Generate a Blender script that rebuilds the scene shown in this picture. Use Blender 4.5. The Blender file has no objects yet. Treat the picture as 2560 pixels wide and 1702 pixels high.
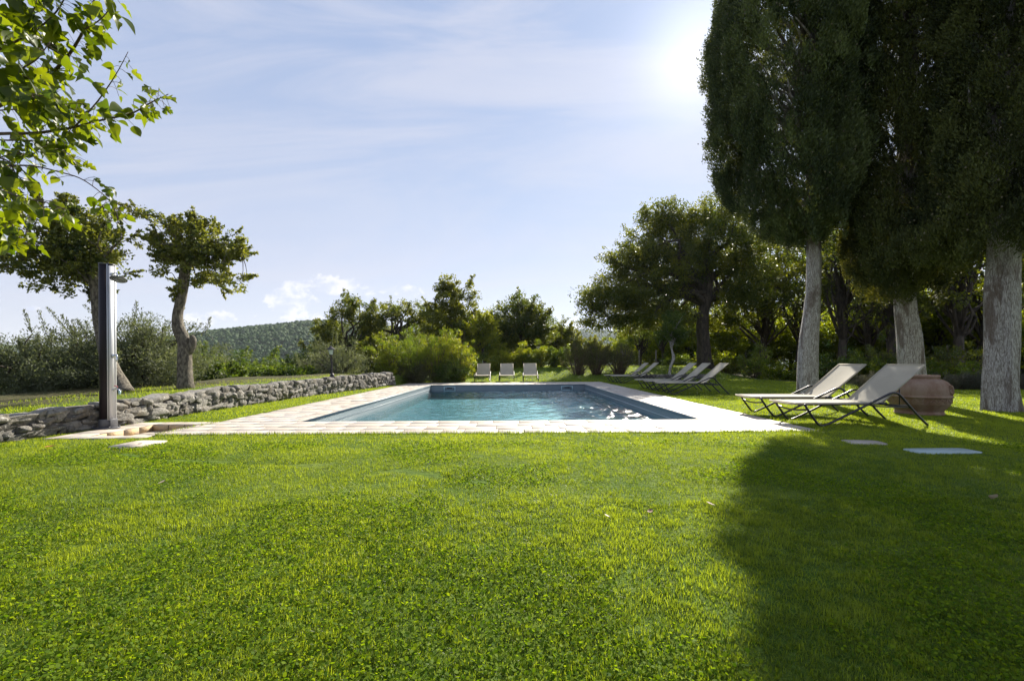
import bpy, math, random
import numpy as np
from mathutils import Vector
PI = math.pi
random.seed(7)
R = np.random.default_rng(11)
sc = bpy.context.scene
COL = sc.collection

# ------------------------------------------------------------------ camera
HC = 0.95            # eye height
FPX = 1100.0         # focal length in pixels of the 2560 px wide photograph
cam = bpy.data.cameras.new('camera')
cam.sensor_width = 36.0
cam.lens = FPX / 2560 * 36.0
cam.shift_y = 54 / 2560
cam.clip_start = 0.05
cam.clip_end = 9000
camo = bpy.data.objects.new('camera', cam)
COL.objects.link(camo)
camo.location = (0, 0, HC)
camo.rotation_euler = (PI / 2, math.radians(0.34), 0)
sc.camera = camo

# ------------------------------------------------------------------ light
SUN_AZ = math.atan2(475, FPX)                       # to the right of +Y
SUN_EL = math.atan2(780, math.hypot(475, FPX))
SUND = Vector((math.sin(SUN_AZ) * math.cos(SUN_EL), math.cos(SUN_AZ) * math.cos(SUN_EL), math.sin(SUN_EL)))
sun = bpy.data.lights.new('sun', 'SUN')
sun.energy = 5.0
sun.angle = math.radians(0.5)
sun.color = (1.0, 0.93, 0.80)
suno = bpy.data.objects.new('sun', sun)
COL.objects.link(suno)
suno.rotation_euler = (-SUND).to_track_quat('-Z', 'Y').to_euler()
sc.view_settings.view_transform = 'Standard'
sc.view_settings.look = 'None'
sc.view_settings.exposure = 1.2
sc.view_settings.gamma = 1.0
sc.view_settings.use_curve_mapping = False
sc.cycles.transparent_max_bounces = 24
sc.cycles.max_bounces = 8
sc.cycles.diffuse_bounces = 3
sc.cycles.sample_clamp_indirect = 6.0
sc.cycles.caustics_refractive = False


class NT:
    """small node-tree helper"""
    def __init__(s, tree):
        s.t = tree
        s.t.nodes.clear()

    def n(s, typ, **kw):
        nd = s.t.nodes.new(typ)
        for k, v in kw.items():
            if k.startswith('i_'):
                nd.inputs[k[2:].replace('_', ' ')].default_value = v
            else:
                setattr(nd, k, v)
        return nd

    def l(s, a, b):
        s.t.links.new(a, b)

    def m(s, op, a, b=None, c=None, clamp=False):
        nd = s.t.nodes.new('ShaderNodeMath')
        nd.operation = op
        nd.use_clamp = clamp
        for i, v in enumerate((a, b, c)):
            if v is None:
                continue
            if isinstance(v, (int, float)):
                nd.inputs[i].default_value = v
            else:
                s.l(v, nd.inputs[i])
        return nd.outputs[0]

    def ss(s, v, lo, hi):
        nd = s.t.nodes.new('ShaderNodeMapRange')
        nd.interpolation_type = 'SMOOTHSTEP'
        s.l(v, nd.inputs['Value'])
        nd.inputs['From Min'].default_value = lo
        nd.inputs['From Max'].default_value = hi
        return nd.outputs['Result']

    def mix(s, f, a, b, mode='MIX'):
        nd = s.t.nodes.new('ShaderNodeMix')
        nd.data_type = 'RGBA'
        nd.blend_type = mode
        for i, v in ((0, f), (6, a), (7, b)):
            if isinstance(v, (int, float)):
                nd.inputs[i].default_value = v
            elif isinstance(v, tuple):
                nd.inputs[i].default_value = (v + (1,))[:4]
            else:
                s.l(v, nd.inputs[i])
        return nd.outputs[2]

    def noise(s, vec, scale, detail=4, rough=0.55, dist=0.0):
        nd = s.n('ShaderNodeTexNoise')
        nd.inputs['Scale'].default_value = scale
        nd.inputs['Detail'].default_value = detail
        nd.inputs['Roughness'].default_value = rough
        nd.inputs['Distortion'].default_value = dist
        if vec is not None:
            s.l(vec, nd.inputs['Vector'])
        return nd.outputs['Fac']

    def ramp(s, f, stops):
        nd = s.n('ShaderNodeValToRGB')
        e = nd.color_ramp.elements
        e[0].position, e[0].color = stops[0][0], (stops[0][1] + (1,))[:4]
        e[1].position, e[1].color = stops[-1][0], (stops[-1][1] + (1,))[:4]
        for p, c in stops[1:-1]:
            x = e.new(p)
            x.color = (c + (1,))[:4]
        s.l(f, nd.inputs[0])
        return nd.outputs[0]


# ------------------------------------------------------------------ sky
world = bpy.data.worlds.new('World')
sc.world = world
world.use_nodes = True
w = NT(world.node_tree)
sky = w.n('ShaderNodeTexSky')
sky.sky_type = 'NISHITA'
sky.sun_disc = False
sky.sun_elevation = SUN_EL
sky.sun_rotation = SUN_AZ
sky.altitude = 300
sky.air_density = 1.0
sky.dust_density = 0.25
sky.ozone_density = 2.5
tc = w.n('ShaderNodeTexCoord')
dirv = tc.outputs['Generated']
sep = w.n('ShaderNodeSeparateXYZ')
w.l(dirv, sep.inputs[0])
X, Y, Z = sep.outputs
ysafe = w.m('MAXIMUM', Y, 0.05)
u = w.m('DIVIDE', X, ysafe)
v = w.m('DIVIDE', Z, ysafe)
comb = w.n('ShaderNodeCombineXYZ')
w.l(u, comb.inputs[0]); w.l(w.m('MULTIPLY', v, 1.5), comb.inputs[1])
uv = comb.outputs[0]
# thin high veil, stretched streaks
mapn = w.n('ShaderNodeMapping')
mapn.inputs['Rotation'].default_value = (0, 0, math.radians(-22))
mapn.inputs['Scale'].default_value = (0.55, 1.7, 1)
w.l(uv, mapn.inputs[0])
cir = w.noise(mapn.outputs[0], 2.1, 8, 0.58, 0.9)
veil = w.m('ADD', w.m('MULTIPLY', w.ss(cir, 0.34, 0.70), 0.50), 0.06)
zc = w.m('MAXIMUM', Z, 0.0)
air = w.ramp(zc, [(0.0, (1.0, .985, 1.0)), (0.12, (.95, .965, 1.0)), (0.32, (.74, .86, .98)), (0.75, (.44, .63, .88))])
air = w.mix(1.0, air, (4.15, 4.1, 4.8), 'MULTIPLY')
base = w.mix(0.78, sky.outputs[0], air)
base = w.mix(veil, base, (4.5, 4.5, 5.1))
# halo round the sun in the thin cloud
dp = w.n('ShaderNodeVectorMath', operation='DOT_PRODUCT')
w.l(dirv, dp.inputs[0])
dp.inputs[1].default_value = tuple(SUND)
dcl = w.m('MAXIMUM', dp.outputs['Value'], 0.0)
g1 = w.m('MULTIPLY', w.m('POWER', dcl, 40.0), 0.5)
g2 = w.m('MULTIPLY', w.m('POWER', dcl, 9.0), 0.05)
g3 = w.m('MULTIPLY', w.m('POWER', dcl, 260.0), 2.2)
glow = w.m('ADD', w.m('ADD', g1, g2), g3)
base = w.mix(1.0, base, w.mix(1.0, (0, 0, 0), w.mix(1.0, (1.0, 0.96, 0.90), glow, 'MULTIPLY'), 'ADD'), 'ADD')
# cumulus low over the far hills
cn = w.noise(uv, 14.0, 8, 0.62, 0.25)
cn2 = w.noise(uv, 60.0, 4, 0.6, 0.0)
cnn = w.m('ADD', w.m('MULTIPLY', cn, 0.85), w.m('MULTIPLY', cn2, 0.15))


def lump(cx, cz, sx, sz, amp=1.0):
    a = w.m('DIVIDE', w.m('SUBTRACT', u, cx), sx)
    b = w.m('DIVIDE', w.m('SUBTRACT', v, cz), sz)
    r2 = w.m('ADD', w.m('MULTIPLY', a, a), w.m('MULTIPLY', b, b))
    return w.m('MULTIPLY', w.m('EXPONENT', w.m('MULTIPLY', r2, -1.0)), amp)


tot = None
for L_ in ((-0.70, 0.103, 0.075, 0.024, 1.0), (-0.505, 0.148, 0.07, 0.045, 1.05), (-0.40, 0.172, 0.075, 0.03, 0.95), (-0.45, 0.105, 0.13, 0.02, 0.85),
           (-0.23, 0.165, 0.06, 0.018, 0.8), (-1.08, 0.128, 0.07, 0.010, 0.6), (0.10, 0.075, 0.12, 0.020, 0.7), (0.45, 0.275, 0.22, 0.02, 0.45)):
    q = lump(*L_)
    tot = q if tot is None else w.m('MAXIMUM', tot, q)
cm = w.ss(w.m('ADD', w.m('MULTIPLY', tot, 0.70), w.m('MULTIPLY', w.m('SUBTRACT', cnn, 0.5), 1.9)), 0.30, 0.46)
cm = w.m('MULTIPLY', cm, w.m('MINIMUM', w.m('MULTIPLY', tot, 2.2), 0.62))
shade = w.ss(w.noise(uv, 22.0, 5, 0.6, 0.3), 0.40, 0.62)
ccol = w.mix(shade, (4.3, 4.6, 5.9), (6.6, 6.45, 6.6))
base = w.mix(cm, base, ccol)
bg = w.n('ShaderNodeBackground')
bg.inputs['Strength'].default_value = 0.074
w.l(base, bg.inputs['Color'])
wo = w.n('ShaderNodeOutputWorld')
w.l(bg.outputs[0], wo.inputs['Surface'])


# ------------------------------------------------------------------ helpers
def tag(o, label=None, cat=None, group=None, kind=None):
    if label: o['label'] = label
    if cat: o['category'] = cat
    if group: o['group'] = group
    if kind: o['kind'] = kind
    return o


def empty(name, loc, rz=0.0):
    o = bpy.data.objects.new(name, None)
    o.empty_display_size = 0.2
    o.location = loc
    o.rotation_euler = (0, 0, rz)
    COL.objects.link(o)
    return o


class Geo:
    """accumulates numpy geometry"""
    def __init__(s):
        s.V = []; s.F = {}; s.T = []; s.n = 0

    def add(s, V, F, tint=0.5):
        V = np.asarray(V, dtype=np.float64).reshape(-1, 3)
        if isinstance(F, np.ndarray):
            F = [F]
        elif len(F) and not isinstance(F[0], np.ndarray):
            d = {}
            for f in F:
                d.setdefault(len(f), []).append(f)
            F = [np.array(x) for x in d.values()]
        for f in F:
            s.F.setdefault(f.shape[1], []).append(f + s.n)
        s.V.append(V)
        s.T.append(np.full(len(V), tint) if np.isscalar(tint) else np.asarray(tint))
        s.n += len(V)
        return s

    def box(s, a, b, tint=0.5):
        x0, y0, z0 = a; x1, y1, z1 = b
        V = [(x0, y0, z0), (x1, y0, z0), (x1, y1, z0), (x0, y1, z0), (x0, y0, z1), (x1, y0, z1), (x1, y1, z1), (x0, y1, z1)]
        F = np.array([(0, 3, 2, 1), (4, 5, 6, 7), (0, 1, 5, 4), (1, 2, 6, 5), (2, 3, 7, 6), (3, 0, 4, 7)])
        return s.add(V, F, tint)

    def tube(s, P, r, n=8, tint=0.5, cap=True, ex=1.0):
        V, F = tube(P, r, n, cap, ex)
        return s.add(V, F, tint)

    def lathe(s, prof, n=32, c=(0, 0, 0), tint=0.5):
        a = np.linspace(0, 2 * PI, n, endpoint=False)
        pr = np.array(prof)
        V = np.stack([np.outer(pr[:, 0], np.cos(a)) + c[0], np.outer(pr[:, 0], np.sin(a)) + c[1], np.outer(pr[:, 1], np.ones(n)) + c[2]], -1).reshape(-1, 3)
        F = []
        for i in range(len(pr) - 1):
            for j in range(n):
                k = (j + 1) % n
                F.append((i * n + j, i * n + k, (i + 1) * n + k, (i + 1) * n + j))
        return s.add(V, np.array(F), tint)

    def build(s, name, mat, parent=None, smooth=False, bevel=0.0, loc=None):
        V = np.concatenate(s.V).astype(np.float32)
        T = np.concatenate(s.T).astype(np.float32)
        me = bpy.data.meshes.new(name)
        loops, starts, tot = [], [], []
        p = 0
        for k, fl in s.F.items():
            f = np.concatenate(fl)
            loops.append(f.ravel())
            starts.append(p + np.arange(len(f)) * k)
            p += f.size
        loops = np.concatenate(loops).astype(np.int32)
        starts = np.concatenate(starts).astype(np.int32)
        me.vertices.add(len(V)); me.vertices.foreach_set('co', V.ravel())
        me.loops.add(len(loops)); me.loops.foreach_set('vertex_index', loops)
        me.polygons.add(len(starts)); me.polygons.foreach_set('loop_start', starts)
        at = me.attributes.new('tint', 'FLOAT', 'POINT')
        at.data.foreach_set('value', T)
        me.update(calc_edges=True)
        me.validate()
        if smooth:
            me.polygons.foreach_set('use_smooth', np.ones(len(me.polygons), dtype=bool))
        if isinstance(mat, bpy.types.Material):
            me.materials.append(mat)
        o = bpy.data.objects.new(name, me)
        COL.objects.link(o)
        if parent is not None:
            o.parent = parent
        if loc is not None:
            o.location = loc
        if bevel:
            b = o.modifiers.new('bevel', 'BEVEL')
            b.width = bevel; b.segments = 2; b.limit_method = 'ANGLE'
        return o


def tube(P, r, n=8, cap=True, ex=1.0):
    P = np.array(P, dtype=float)
    m = len(P)
    r = np.full(m, float(r)) if np.isscalar(r) else np.interp(np.linspace(0, 1, m), np.linspace(0, 1, len(r)), r)
    T = np.gradient(P, axis=0)
    T /= np.linalg.norm(T, axis=1)[:, None] + 1e-9
    ref = np.array([0, 0, 1.0]) if abs(T[0, 2]) < 0.9 else np.array([1.0, 0, 0])
    A = np.cross(ref, T[0]); A /= np.linalg.norm(A)
    a = np.linspace(0, 2 * PI, n, endpoint=False)
    V = []
    for i in range(m):
        A = A - T[i] * A.dot(T[i]); A /= np.linalg.norm(A) + 1e-9
        B = np.cross(T[i], A)
        V.append(P[i] + r[i] * (np.outer(np.cos(a), A) * ex + np.outer(np.sin(a), B)))
    V = np.concatenate(V)
    j = np.arange(n); k = (j + 1) % n
    F = np.concatenate([np.stack([i * n + j, i * n + k, (i + 1) * n + k, (i + 1) * n + j], -1) for i in range(m - 1)])
    if cap:
        return V, [F, np.array([list(range(n))[::-1]]), np.array([[(m - 1) * n + q for q in range(n)]])]
    return V, [F]


def spline(P, n=24):
    """Catmull-Rom through the points"""
    P = np.array(P, dtype=float)
    Q = np.concatenate([[2 * P[0] - P[1]], P, [2 * P[-1] - P[-2]]])
    out = []
    for s in np.linspace(0, len(P) - 1 - 1e-6, n):
        i = int(s); t = s - i
        a, b, c, d = Q[i], Q[i + 1], Q[i + 2], Q[i + 3]
        out.append(0.5 * (2 * b + (c - a) * t + (2 * a - 5 * b + 4 * c - d) * t * t + (3 * b - a - 3 * c + d) * t ** 3))
    return np.array(out)


_LAT = np.random.default_rng(3).random((64, 64, 64))


def vnoise(x, y, z=0.0, f=1.0):
    x = np.asarray(x, float) * f; y = np.asarray(y, float) * f; z = np.asarray(z, float) * f + 0 * x
    xi, yi, zi = np.floor(x).astype(int), np.floor(y).astype(int), np.floor(z).astype(int)
    fx, fy, fz = x - xi, y - yi, z - zi
    fx, fy, fz = [q * q * (3 - 2 * q) for q in (fx, fy, fz)]
    def L(a, b, c): return _LAT[(xi + a) & 63, (yi + b) & 63, (zi + c) & 63]
    def mx(p, q, t): return p + (q - p) * t
    return mx(mx(mx(L(0, 0, 0), L(1, 0, 0), fx), mx(L(0, 1, 0), L(1, 1, 0), fx), fy),
              mx(mx(L(0, 0, 1), L(1, 0, 1), fx), mx(L(0, 1, 1), L(1, 1, 1), fx), fy), fz)


def fbm(x, y, z=0.0, f=1.0, o=3):
    s, a, t = 0, 1.0, 0
    for _ in range(o):
        s = s + a * vnoise(x, y, z, f); t += a; a *= 0.5; f *= 2.03
    return s / t


def sst(x, a, b):
    t = np.clip((np.asarray(x, float) - a) / (b - a), 0, 1)
    return t * t * (3 - 2 * t)


# ------------------------------------------------------------------ materials
def new_mat(name):
    m = bpy.data.materials.new(name)
    m.use_nodes = True
    t = NT(m.node_tree)
    out = t.n('ShaderNodeOutputMaterial')
    return m, t, out


def pbr(name, c1, c2=None, scale=6.0, rough=0.6, bump=0.0, bscale=30.0, metal=0.0, spec=0.5, detail=5, stretch=None, coat=0.0):
    m, t, out = new_mat(name)
    p = t.n('ShaderNodeBsdfPrincipled')
    p.inputs['Roughness'].default_value = rough
    p.inputs['Metallic'].default_value = metal
    p.inputs['Specular IOR Level'].default_value = spec
    p.inputs['Coat Weight'].default_value = coat
    co = t.n('ShaderNodeTexCoord').outputs['Object']
    if stretch:
        mp = t.n('ShaderNodeMapping')
        mp.inputs['Scale'].default_value = stretch
        t.l(co, mp.inputs[0]); co = mp.outputs[0]
    if c2 is None:
        c2 = tuple(x * 0.8 for x in c1)
    f = t.ss(t.noise(co, scale, detail), 0.3, 0.7)
    t.l(t.mix(f, c1, c2), p.inputs['Base Color'])
    if bump:
        b = t.n('ShaderNodeBump')
        b.inputs['Strength'].default_value = bump
        b.inputs['Distance'].default_value = 0.02
        t.l(t.noise(co, bscale, 5), b.inputs['Height'])
        t.l(b.outputs[0], p.inputs['Normal'])
    t.l(p.outputs[0], out.inputs[0])
    return m


def leafmat(name, dark, light, trans=0.4, tcol=None, spec=0.4, rough=0.45):
    m, t, out = new_mat(name)
    a = t.n('ShaderNodeAttribute'); a.attribute_name = 'tint'
    col = t.mix(a.outputs['Fac'], dark, light)
    p = t.n('ShaderNodeBsdfPrincipled')
    p.inputs['Roughness'].default_value = rough
    p.inputs['Specular IOR Level'].default_value = spec
    t.l(col, p.inputs['Base Color'])
    tr = t.n('ShaderNodeBsdfTranslucent')
    tcol = tcol or (1.5, 1.6, 0.6)
    t.l(t.mix(1.0, col, tcol, 'MULTIPLY'), tr.inputs['Color'])
    ms = t.n('ShaderNodeMixShader')
    ms.inputs[0].default_value = trans
    t.l(p.outputs[0], ms.inputs[1]); t.l(tr.outputs[0], ms.inputs[2])
    t.l(ms.outputs[0], out.inputs[0])
    return m


M = {}
M['grass'] = leafmat('grass_blades', (0.034, 0.076, 0.010), (0.205, 0.262, 0.034), 0.54, (2.15, 1.98, 0.55), 0.22, 0.45)
M['clover'] = leafmat('clover', (0.055, 0.110, 0.010), (0.20, 0.27, 0.022), 0.5, (2.1, 2.0, 0.36), 0.05, 0.6)
M['mulberry'] = leafmat('mulberry_leaf', (0.028, 0.055, 0.008), (0.10, 0.135, 0.012), 0.55, (3.2, 2.7, 0.35), 0.35, 0.4)
M['oak'] = leafmat('oak_leaf', (0.042, 0.066, 0.016), (0.15, 0.165, 0.024), 0.50, (2.2, 2.0, 0.4), 0.4)
M['oak_near'] = leafmat('round_oak_leaf', (0.045, 0.075, 0.028), (0.17, 0.185, 0.045), 0.42, (2.1, 1.9, 0.5), 0.35, 0.5)
M['cypress'] = leafmat('cypress_foliage', (0.036, 0.054, 0.022), (0.145, 0.180, 0.066), 0.24, (1.9, 1.6, 0.45), 0.3, 0.6)
M['cypress_shade_brown'] = leafmat('shaded_old_cypress_foliage', (0.030, 0.040, 0.014), (0.110, 0.128, 0.038), 0.24, (1.9, 1.5, 0.4), 0.2, 0.7)  # shade of two crowns put into the colour, plus brown of old dead foliage
M['olive'] = leafmat('olive_leaf', (0.065, 0.082, 0.045), (0.19, 0.21, 0.135), 0.35, (1.5, 1.5, 0.7), 0.2, 0.6)
M['yellow_shrub'] = leafmat('yellow_shrub_leaf', (0.085, 0.13, 0.015), (0.27, 0.285, 0.03), 0.5, (1.8, 1.7, 0.5), 0.4)
M['green_shrub'] = leafmat('green_shrub_leaf', (0.045, 0.085, 0.018), (0.17, 0.22, 0.03), 0.45, (1.9, 1.8, 0.5), 0.4)
M['wood_leaf'] = leafmat('thin_sunlit_leaf', (0.06, 0.10, 0.012), (0.20, 0.24, 0.025), 0.62, (2.1, 1.9, 0.4), 0.3)
M['broom'] = leafmat('broom_stem', (0.05, 0.060, 0.022), (0.12, 0.12, 0.04), 0.25, (1.5, 1.4, 0.6), 0.3)
M['lavender'] = leafmat('lavender_stem', (0.05, 0.055, 0.04), (0.13, 0.13, 0.10), 0.2, (1.4, 1.3, 0.9), 0.3)
M['bark'] = pbr('dark_bark', (0.085, 0.065, 0.045), (0.028, 0.022, 0.017), 9, 0.9, 1.0, 40, stretch=(1, 1, .35))
M['bark_lichen'] = pbr('lichen_bark', (0.20, 0.175, 0.13), (0.045, 0.036, 0.028), 26, 0.9, 1.0, 60, stretch=(1, 1, .45))
M['twig'] = pbr('twig_bark', (0.13, 0.085, 0.06), (0.06, 0.035, 0.03), 9, 0.7)
M['iron'] = pbr('dark_iron', (0.035, 0.03, 0.032), (0.025, 0.022, 0.025), 9, 0.45, metal=0.3)
M['frame'] = pbr('anthracite_tube', (0.040, 0.036, 0.042), (0.03, 0.028, 0.034), 12, 0.34, metal=0.5, coat=0.3)


def cypress_bark():
    m, t, out = new_mat('cypress_bark')
    p = t.n('ShaderNodeBsdfPrincipled'); p.inputs['Roughness'].default_value = 0.85
    co = t.n('ShaderNodeTexCoord').outputs['Object']
    mp = t.n('ShaderNodeMapping'); mp.inputs['Scale'].default_value = (1, 1, 0.12)
    t.l(co, mp.inputs[0])
    fine = t.noise(mp.outputs[0], 70, 8, 0.75, 1.2)
    mp2 = t.n('ShaderNodeMapping'); mp2.inputs['Scale'].default_value = (1, 1, 0.28)
    t.l(co, mp2.inputs[0])
    big = t.noise(mp2.outputs[0], 3.2, 5, 0.6, 0.6)
    c = t.mix(t.ss(fine, 0.42, 0.60), (0.20, 0.165, 0.135), (0.66, 0.63, 0.59))
    c = t.mix(t.m('MULTIPLY', t.ss(big, 0.50, 0.62), 0.8), c, (0.13, 0.09, 0.065))
    # crusty dark lichen patches
    li = t.noise(co, 9, 7, 0.75)
    c = t.mix(t.m('MULTIPLY', t.ss(li, 0.60, 0.68), 0.75), c, (0.07, 0.06, 0.045))
    t.l(c, p.inputs['Base Color'])
    b = t.n('ShaderNodeBump'); b.inputs['Strength'].default_value = 0.9; b.inputs['Distance'].default_value = 0.05
    t.l(fine, b.inputs['Height']); t.l(b.outputs[0], p.inputs['Normal'])
    t.l(p.outputs[0], out.inputs[0])
    return m


M['cbark'] = cypress_bark()


def stone_mat():
    m, t, out = new_mat('grey_field_stone')
    p = t.n('ShaderNodeBsdfPrincipled'); p.inputs['Roughness'].default_value = 0.85
    co = t.n('ShaderNodeTexCoord').outputs['Object']
    a = t.n('ShaderNodeAttribute'); a.attribute_name = 'tint'
    n1 = t.noise(co, 5, 6, 0.65); n2 = t.noise(co, 28, 6, 0.7); n3 = t.noise(co, 12, 5, 0.7)
    c = t.mix(a.outputs['Fac'], (0.070, 0.065, 0.058), (0.29, 0.272, 0.24))
    c = t.mix(t.m('MULTIPLY', t.ss(n1, 0.46, 0.68), 0.6), c, (0.24, 0.20, 0.15))
    c = t.mix(t.m('MULTIPLY', t.ss(n2, 0.52, 0.64), 0.7), c, (0.07, 0.065, 0.06))
    c = t.mix(t.m('MULTIPLY', t.ss(n3, 0.58, 0.68), 0.8), c, (0.60, 0.58, 0.54))
    t.l(c, p.inputs['Base Color'])
    b = t.n('ShaderNodeBump'); b.inputs['Strength'].default_value = 1.0; b.inputs['Distance'].default_value = 0.03
    t.l(t.noise(co, 22, 8, 0.7), b.inputs['Height']); t.l(b.outputs[0], p.inputs['Normal'])
    t.l(p.outputs[0], out.inputs[0])
    return m


M['stone'] = stone_mat()


def travertine():
    m, t, out = new_mat('travertine_slab')
    p = t.n('ShaderNodeBsdfPrincipled'); p.inputs['Roughness'].default_value = 0.55
    p.inputs['Specular IOR Level'].default_value = 0.35
    co = t.n('ShaderNodeTexCoord').outputs['Object']
    a = t.n('ShaderNodeAttribute'); a.attribute_name = 'tint'
    mp = t.n('ShaderNodeMapping'); mp.inputs['Scale'].default_value = (1, 2.2, 1)
    t.l(co, mp.inputs[0])
    n1 = t.noise(mp.outputs[0], 4, 6, 0.6, 0.3); n2 = t.noise(mp.outputs[0], 26, 6, 0.7)
    c = t.ramp(a.outputs['Fac'], [(0, (0.43, 0.37, 0.305)), (0.35, (0.47, 0.415, 0.345)), (0.7, (0.50, 0.45, 0.385)), (1, (0.45, 0.41, 0.37))])
    c = t.mix(t.m('MULTIPLY', t.ss(n1, 0.48, 0.70), 0.55), c, (0.44, 0.31, 0.20))
    c = t.mix(t.m('MULTIPLY', t.ss(n2, 0.60, 0.70), 0.5), c, (0.30, 0.23, 0.16))
    t.l(c, p.inputs['Base Color'])
    b = t.n('ShaderNodeBump'); b.inputs['Strength'].default_value = 0.5; b.inputs['Distance'].default_value = 0.008
    t.l(n2, b.inputs['Height']); t.l(b.outputs[0], p.inputs['Normal'])
    t.l(p.outputs[0], out.inputs[0])
    return m


M['slab'] = travertine()
M['grout'] = pbr('joint_sand', (0.22, 0.17, 0.12), (0.12, 0.09, 0.06), 14, 0.95)
M['honey'] = pbr('honey_stone', (0.52, 0.36, 0.18), (0.40, 0.30, 0.20), 7, 0.8, 0.5)
M['soil'] = pbr('soil', (0.06, 0.045, 0.03), (0.035, 0.028, 0.02), 8, 0.95, 0.8, 30)


def ground_mat():
    m, t, out = new_mat('ground')
    p = t.n('ShaderNodeBsdfPrincipled'); p.inputs['Roughness'].default_value = 0.95
    p.inputs['Specular IOR Level'].default_value = 0.1
    g = t.n('ShaderNodeNewGeometry').outputs['Position']
    s = t.n('ShaderNodeSeparateXYZ'); t.l(g, s.inputs[0])
    n1 = t.noise(g, 0.9, 5); n2 = t.noise(g, 14, 5, 0.7); n3 = t.noise(g, 60, 3, 0.7)
    c = t.mix(t.ss(n1, 0.35, 0.65), (0.070, 0.125, 0.014), (0.12, 0.165, 0.022))
    c = t.mix(t.m('MULTIPLY', t.ss(n2, 0.42, 0.68), 0.55), c, (0.04, 0.065, 0.012))
    c = t.mix(t.m('MULTIPLY', t.ss(n3, 0.50, 0.70), 0.4), c, (0.18, 0.20, 0.05))
    a = t.n('ShaderNodeAttribute'); a.attribute_name = 'tint'       # 0 lawn .. 1 wild ground
    wild = t.mix(t.ss(n2, 0.4, 0.6), (0.045, 0.055, 0.020), (0.10, 0.085, 0.045))
    c = t.mix(a.outputs['Fac'], c, wild)
    t.l(c, p.inputs['Base Color'])
    b = t.n('ShaderNodeBump'); b.inputs['Strength'].default_value = 0.7; b.inputs['Distance'].default_value = 0.05
    t.l(n2, b.inputs['Height']); t.l(b.outputs[0], p.inputs['Normal'])
    t.l(p.outputs[0], out.inputs[0])
    return m


M['ground'] = ground_mat()

# ------------------------------------------------------------------ terrain
WY = np.array([-3, 2, 5.44, 6.87, 8.86, 12.15, 15.0, 18.0, 20.5])
WX = np.array([-6.9, -6.62, -6.33, -6.09, -6.16, -5.95, -5.55, -5.10, -4.72]) - 0.04
WH = np.array([0.20, 0.25, 0.34, 0.37, 0.44, 0.475, 0.51, 0.54, 0.5])


def wallx(y): return np.interp(y, WY, WX)
def wallh(y): return np.interp(y, WY, WH)


def H(x, y):
    x = np.asarray(x, float); y = np.asarray(y, float)
    d = wallx(y) - x
    z = 0 * x
    fade = 1 - sst(y, 19, 23)
    th = (wallh(y) - 0.035) * sst(d, 0.16, 0.34) * fade
    z = z + th - sst(d, 3.6, 12) * 2.4 - sst(d, 10, 60) * 14 + 0.08 * (vnoise(x, y, 0, 0.8) - .5) * sst(d, .3, 1.5)
    z = z + 0.66 * sst(y, 21.8, 27.0) * sst(x, -4, 1.0) * (1 - sst(x, 10.5, 14.0))
    z = z - sst(y, 42, 95) * 16 - sst(x, 45, 120) * 12
    z = z + 0.02 * (vnoise(x, y, 3, 0.9) - 0.5) * (1 - sst(np.abs(x - 1) + np.abs(y - 10), 300, 400))
    # mower tracks and small dips
    z = z - 0.03 * np.exp(-((x * 0.35 + y - 3.35 + 0.15 * np.sin(x * 1.3)) / 0.07) ** 2) * (x < -.2) * (x > -4.5) * (fbm(x, y, 0, 2.0, 2) > .42)
    return z


# pool and paving rectangles
PX0, PX1, PY0, PY1 = -3.40, 3.03, 7.09, 18.35
QX0, QX1, QY0, QY1 = -4.74, 4.13, 5.84, 20.5
TX0, TX1, TY0, TY1 = -5.60, -4.86, 5.80, 6.85      # foot bath
SX0, SY0, SY1 = -6.00, 5.60, 7.13


def axis(lo, hi, step, extra, far):
    a = list(np.arange(lo, hi + 1e-6, step)) + list(extra)
    g = step
    v = hi
    while v < far:
        g *= 1.35; v += g; a.append(v)
    g, v = step, lo
    while v > -far:
        g *= 1.35; v -= g; a.append(v)
    a = np.unique(np.round(a, 4))
    return a


gx = axis(-11, 22, 0.3, list(np.arange(-7.4, -4.6, 0.08)) + [QX0, QX1, SX0], 2300)
gy = axis(-3, 48, 0.3, [QY0, QY1, SY0, SY1], 2300)
GX, GY = np.meshgrid(gx, gy, indexing='ij')
GZ = H(GX, GY)
nx, ny = len(gx), len(gy)
idx = np.arange(nx * ny).reshape(nx, ny)
Fq = np.stack([idx[:-1, :-1], idx[1:, :-1], idx[1:, 1:], idx[:-1, 1:]], -1).reshape(-1, 4)
cx = ((gx[:-1] + gx[1:]) / 2)[:, None] + 0 * gy[None, :-1]
cy = ((gy[:-1] + gy[1:]) / 2)[None, :] + 0 * gx[:-1, None]
hole = ((cx > QX0) & (cx < QX1) & (cy > QY0) & (cy < QY1)) | ((cx > SX0) & (cx < QX0) & (cy > SY0) & (cy < SY1))
Fq = Fq[~hole.ravel()]
d = wallx(GY) - GX
wild = np.clip(sst(d, 1.0, 2.6) + sst(GY, 29, 33) + sst(GX - (19.5 - 0.28 * GY + 5.5 * sst(GY, 16, 8)), 0, 2), 0, 1)
lawn_edge_x = np.interp(GY, [0, 13.9, 14.5, 18.6, 24, 28], [20, 20, 14.4, 12.4, 12.0, 12])
wild = np.clip(sst(d, .5, 1.4) + sst(GY, 29, 33) + sst(GX - lawn_edge_x, -0.2, 1.0), 0, 1)
g = Geo().add(np.stack([GX, GY, GZ], -1).reshape(-1, 3), Fq, wild.ravel())
tag(g.build('ground', M['ground'], smooth=True), kind='structure')


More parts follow.
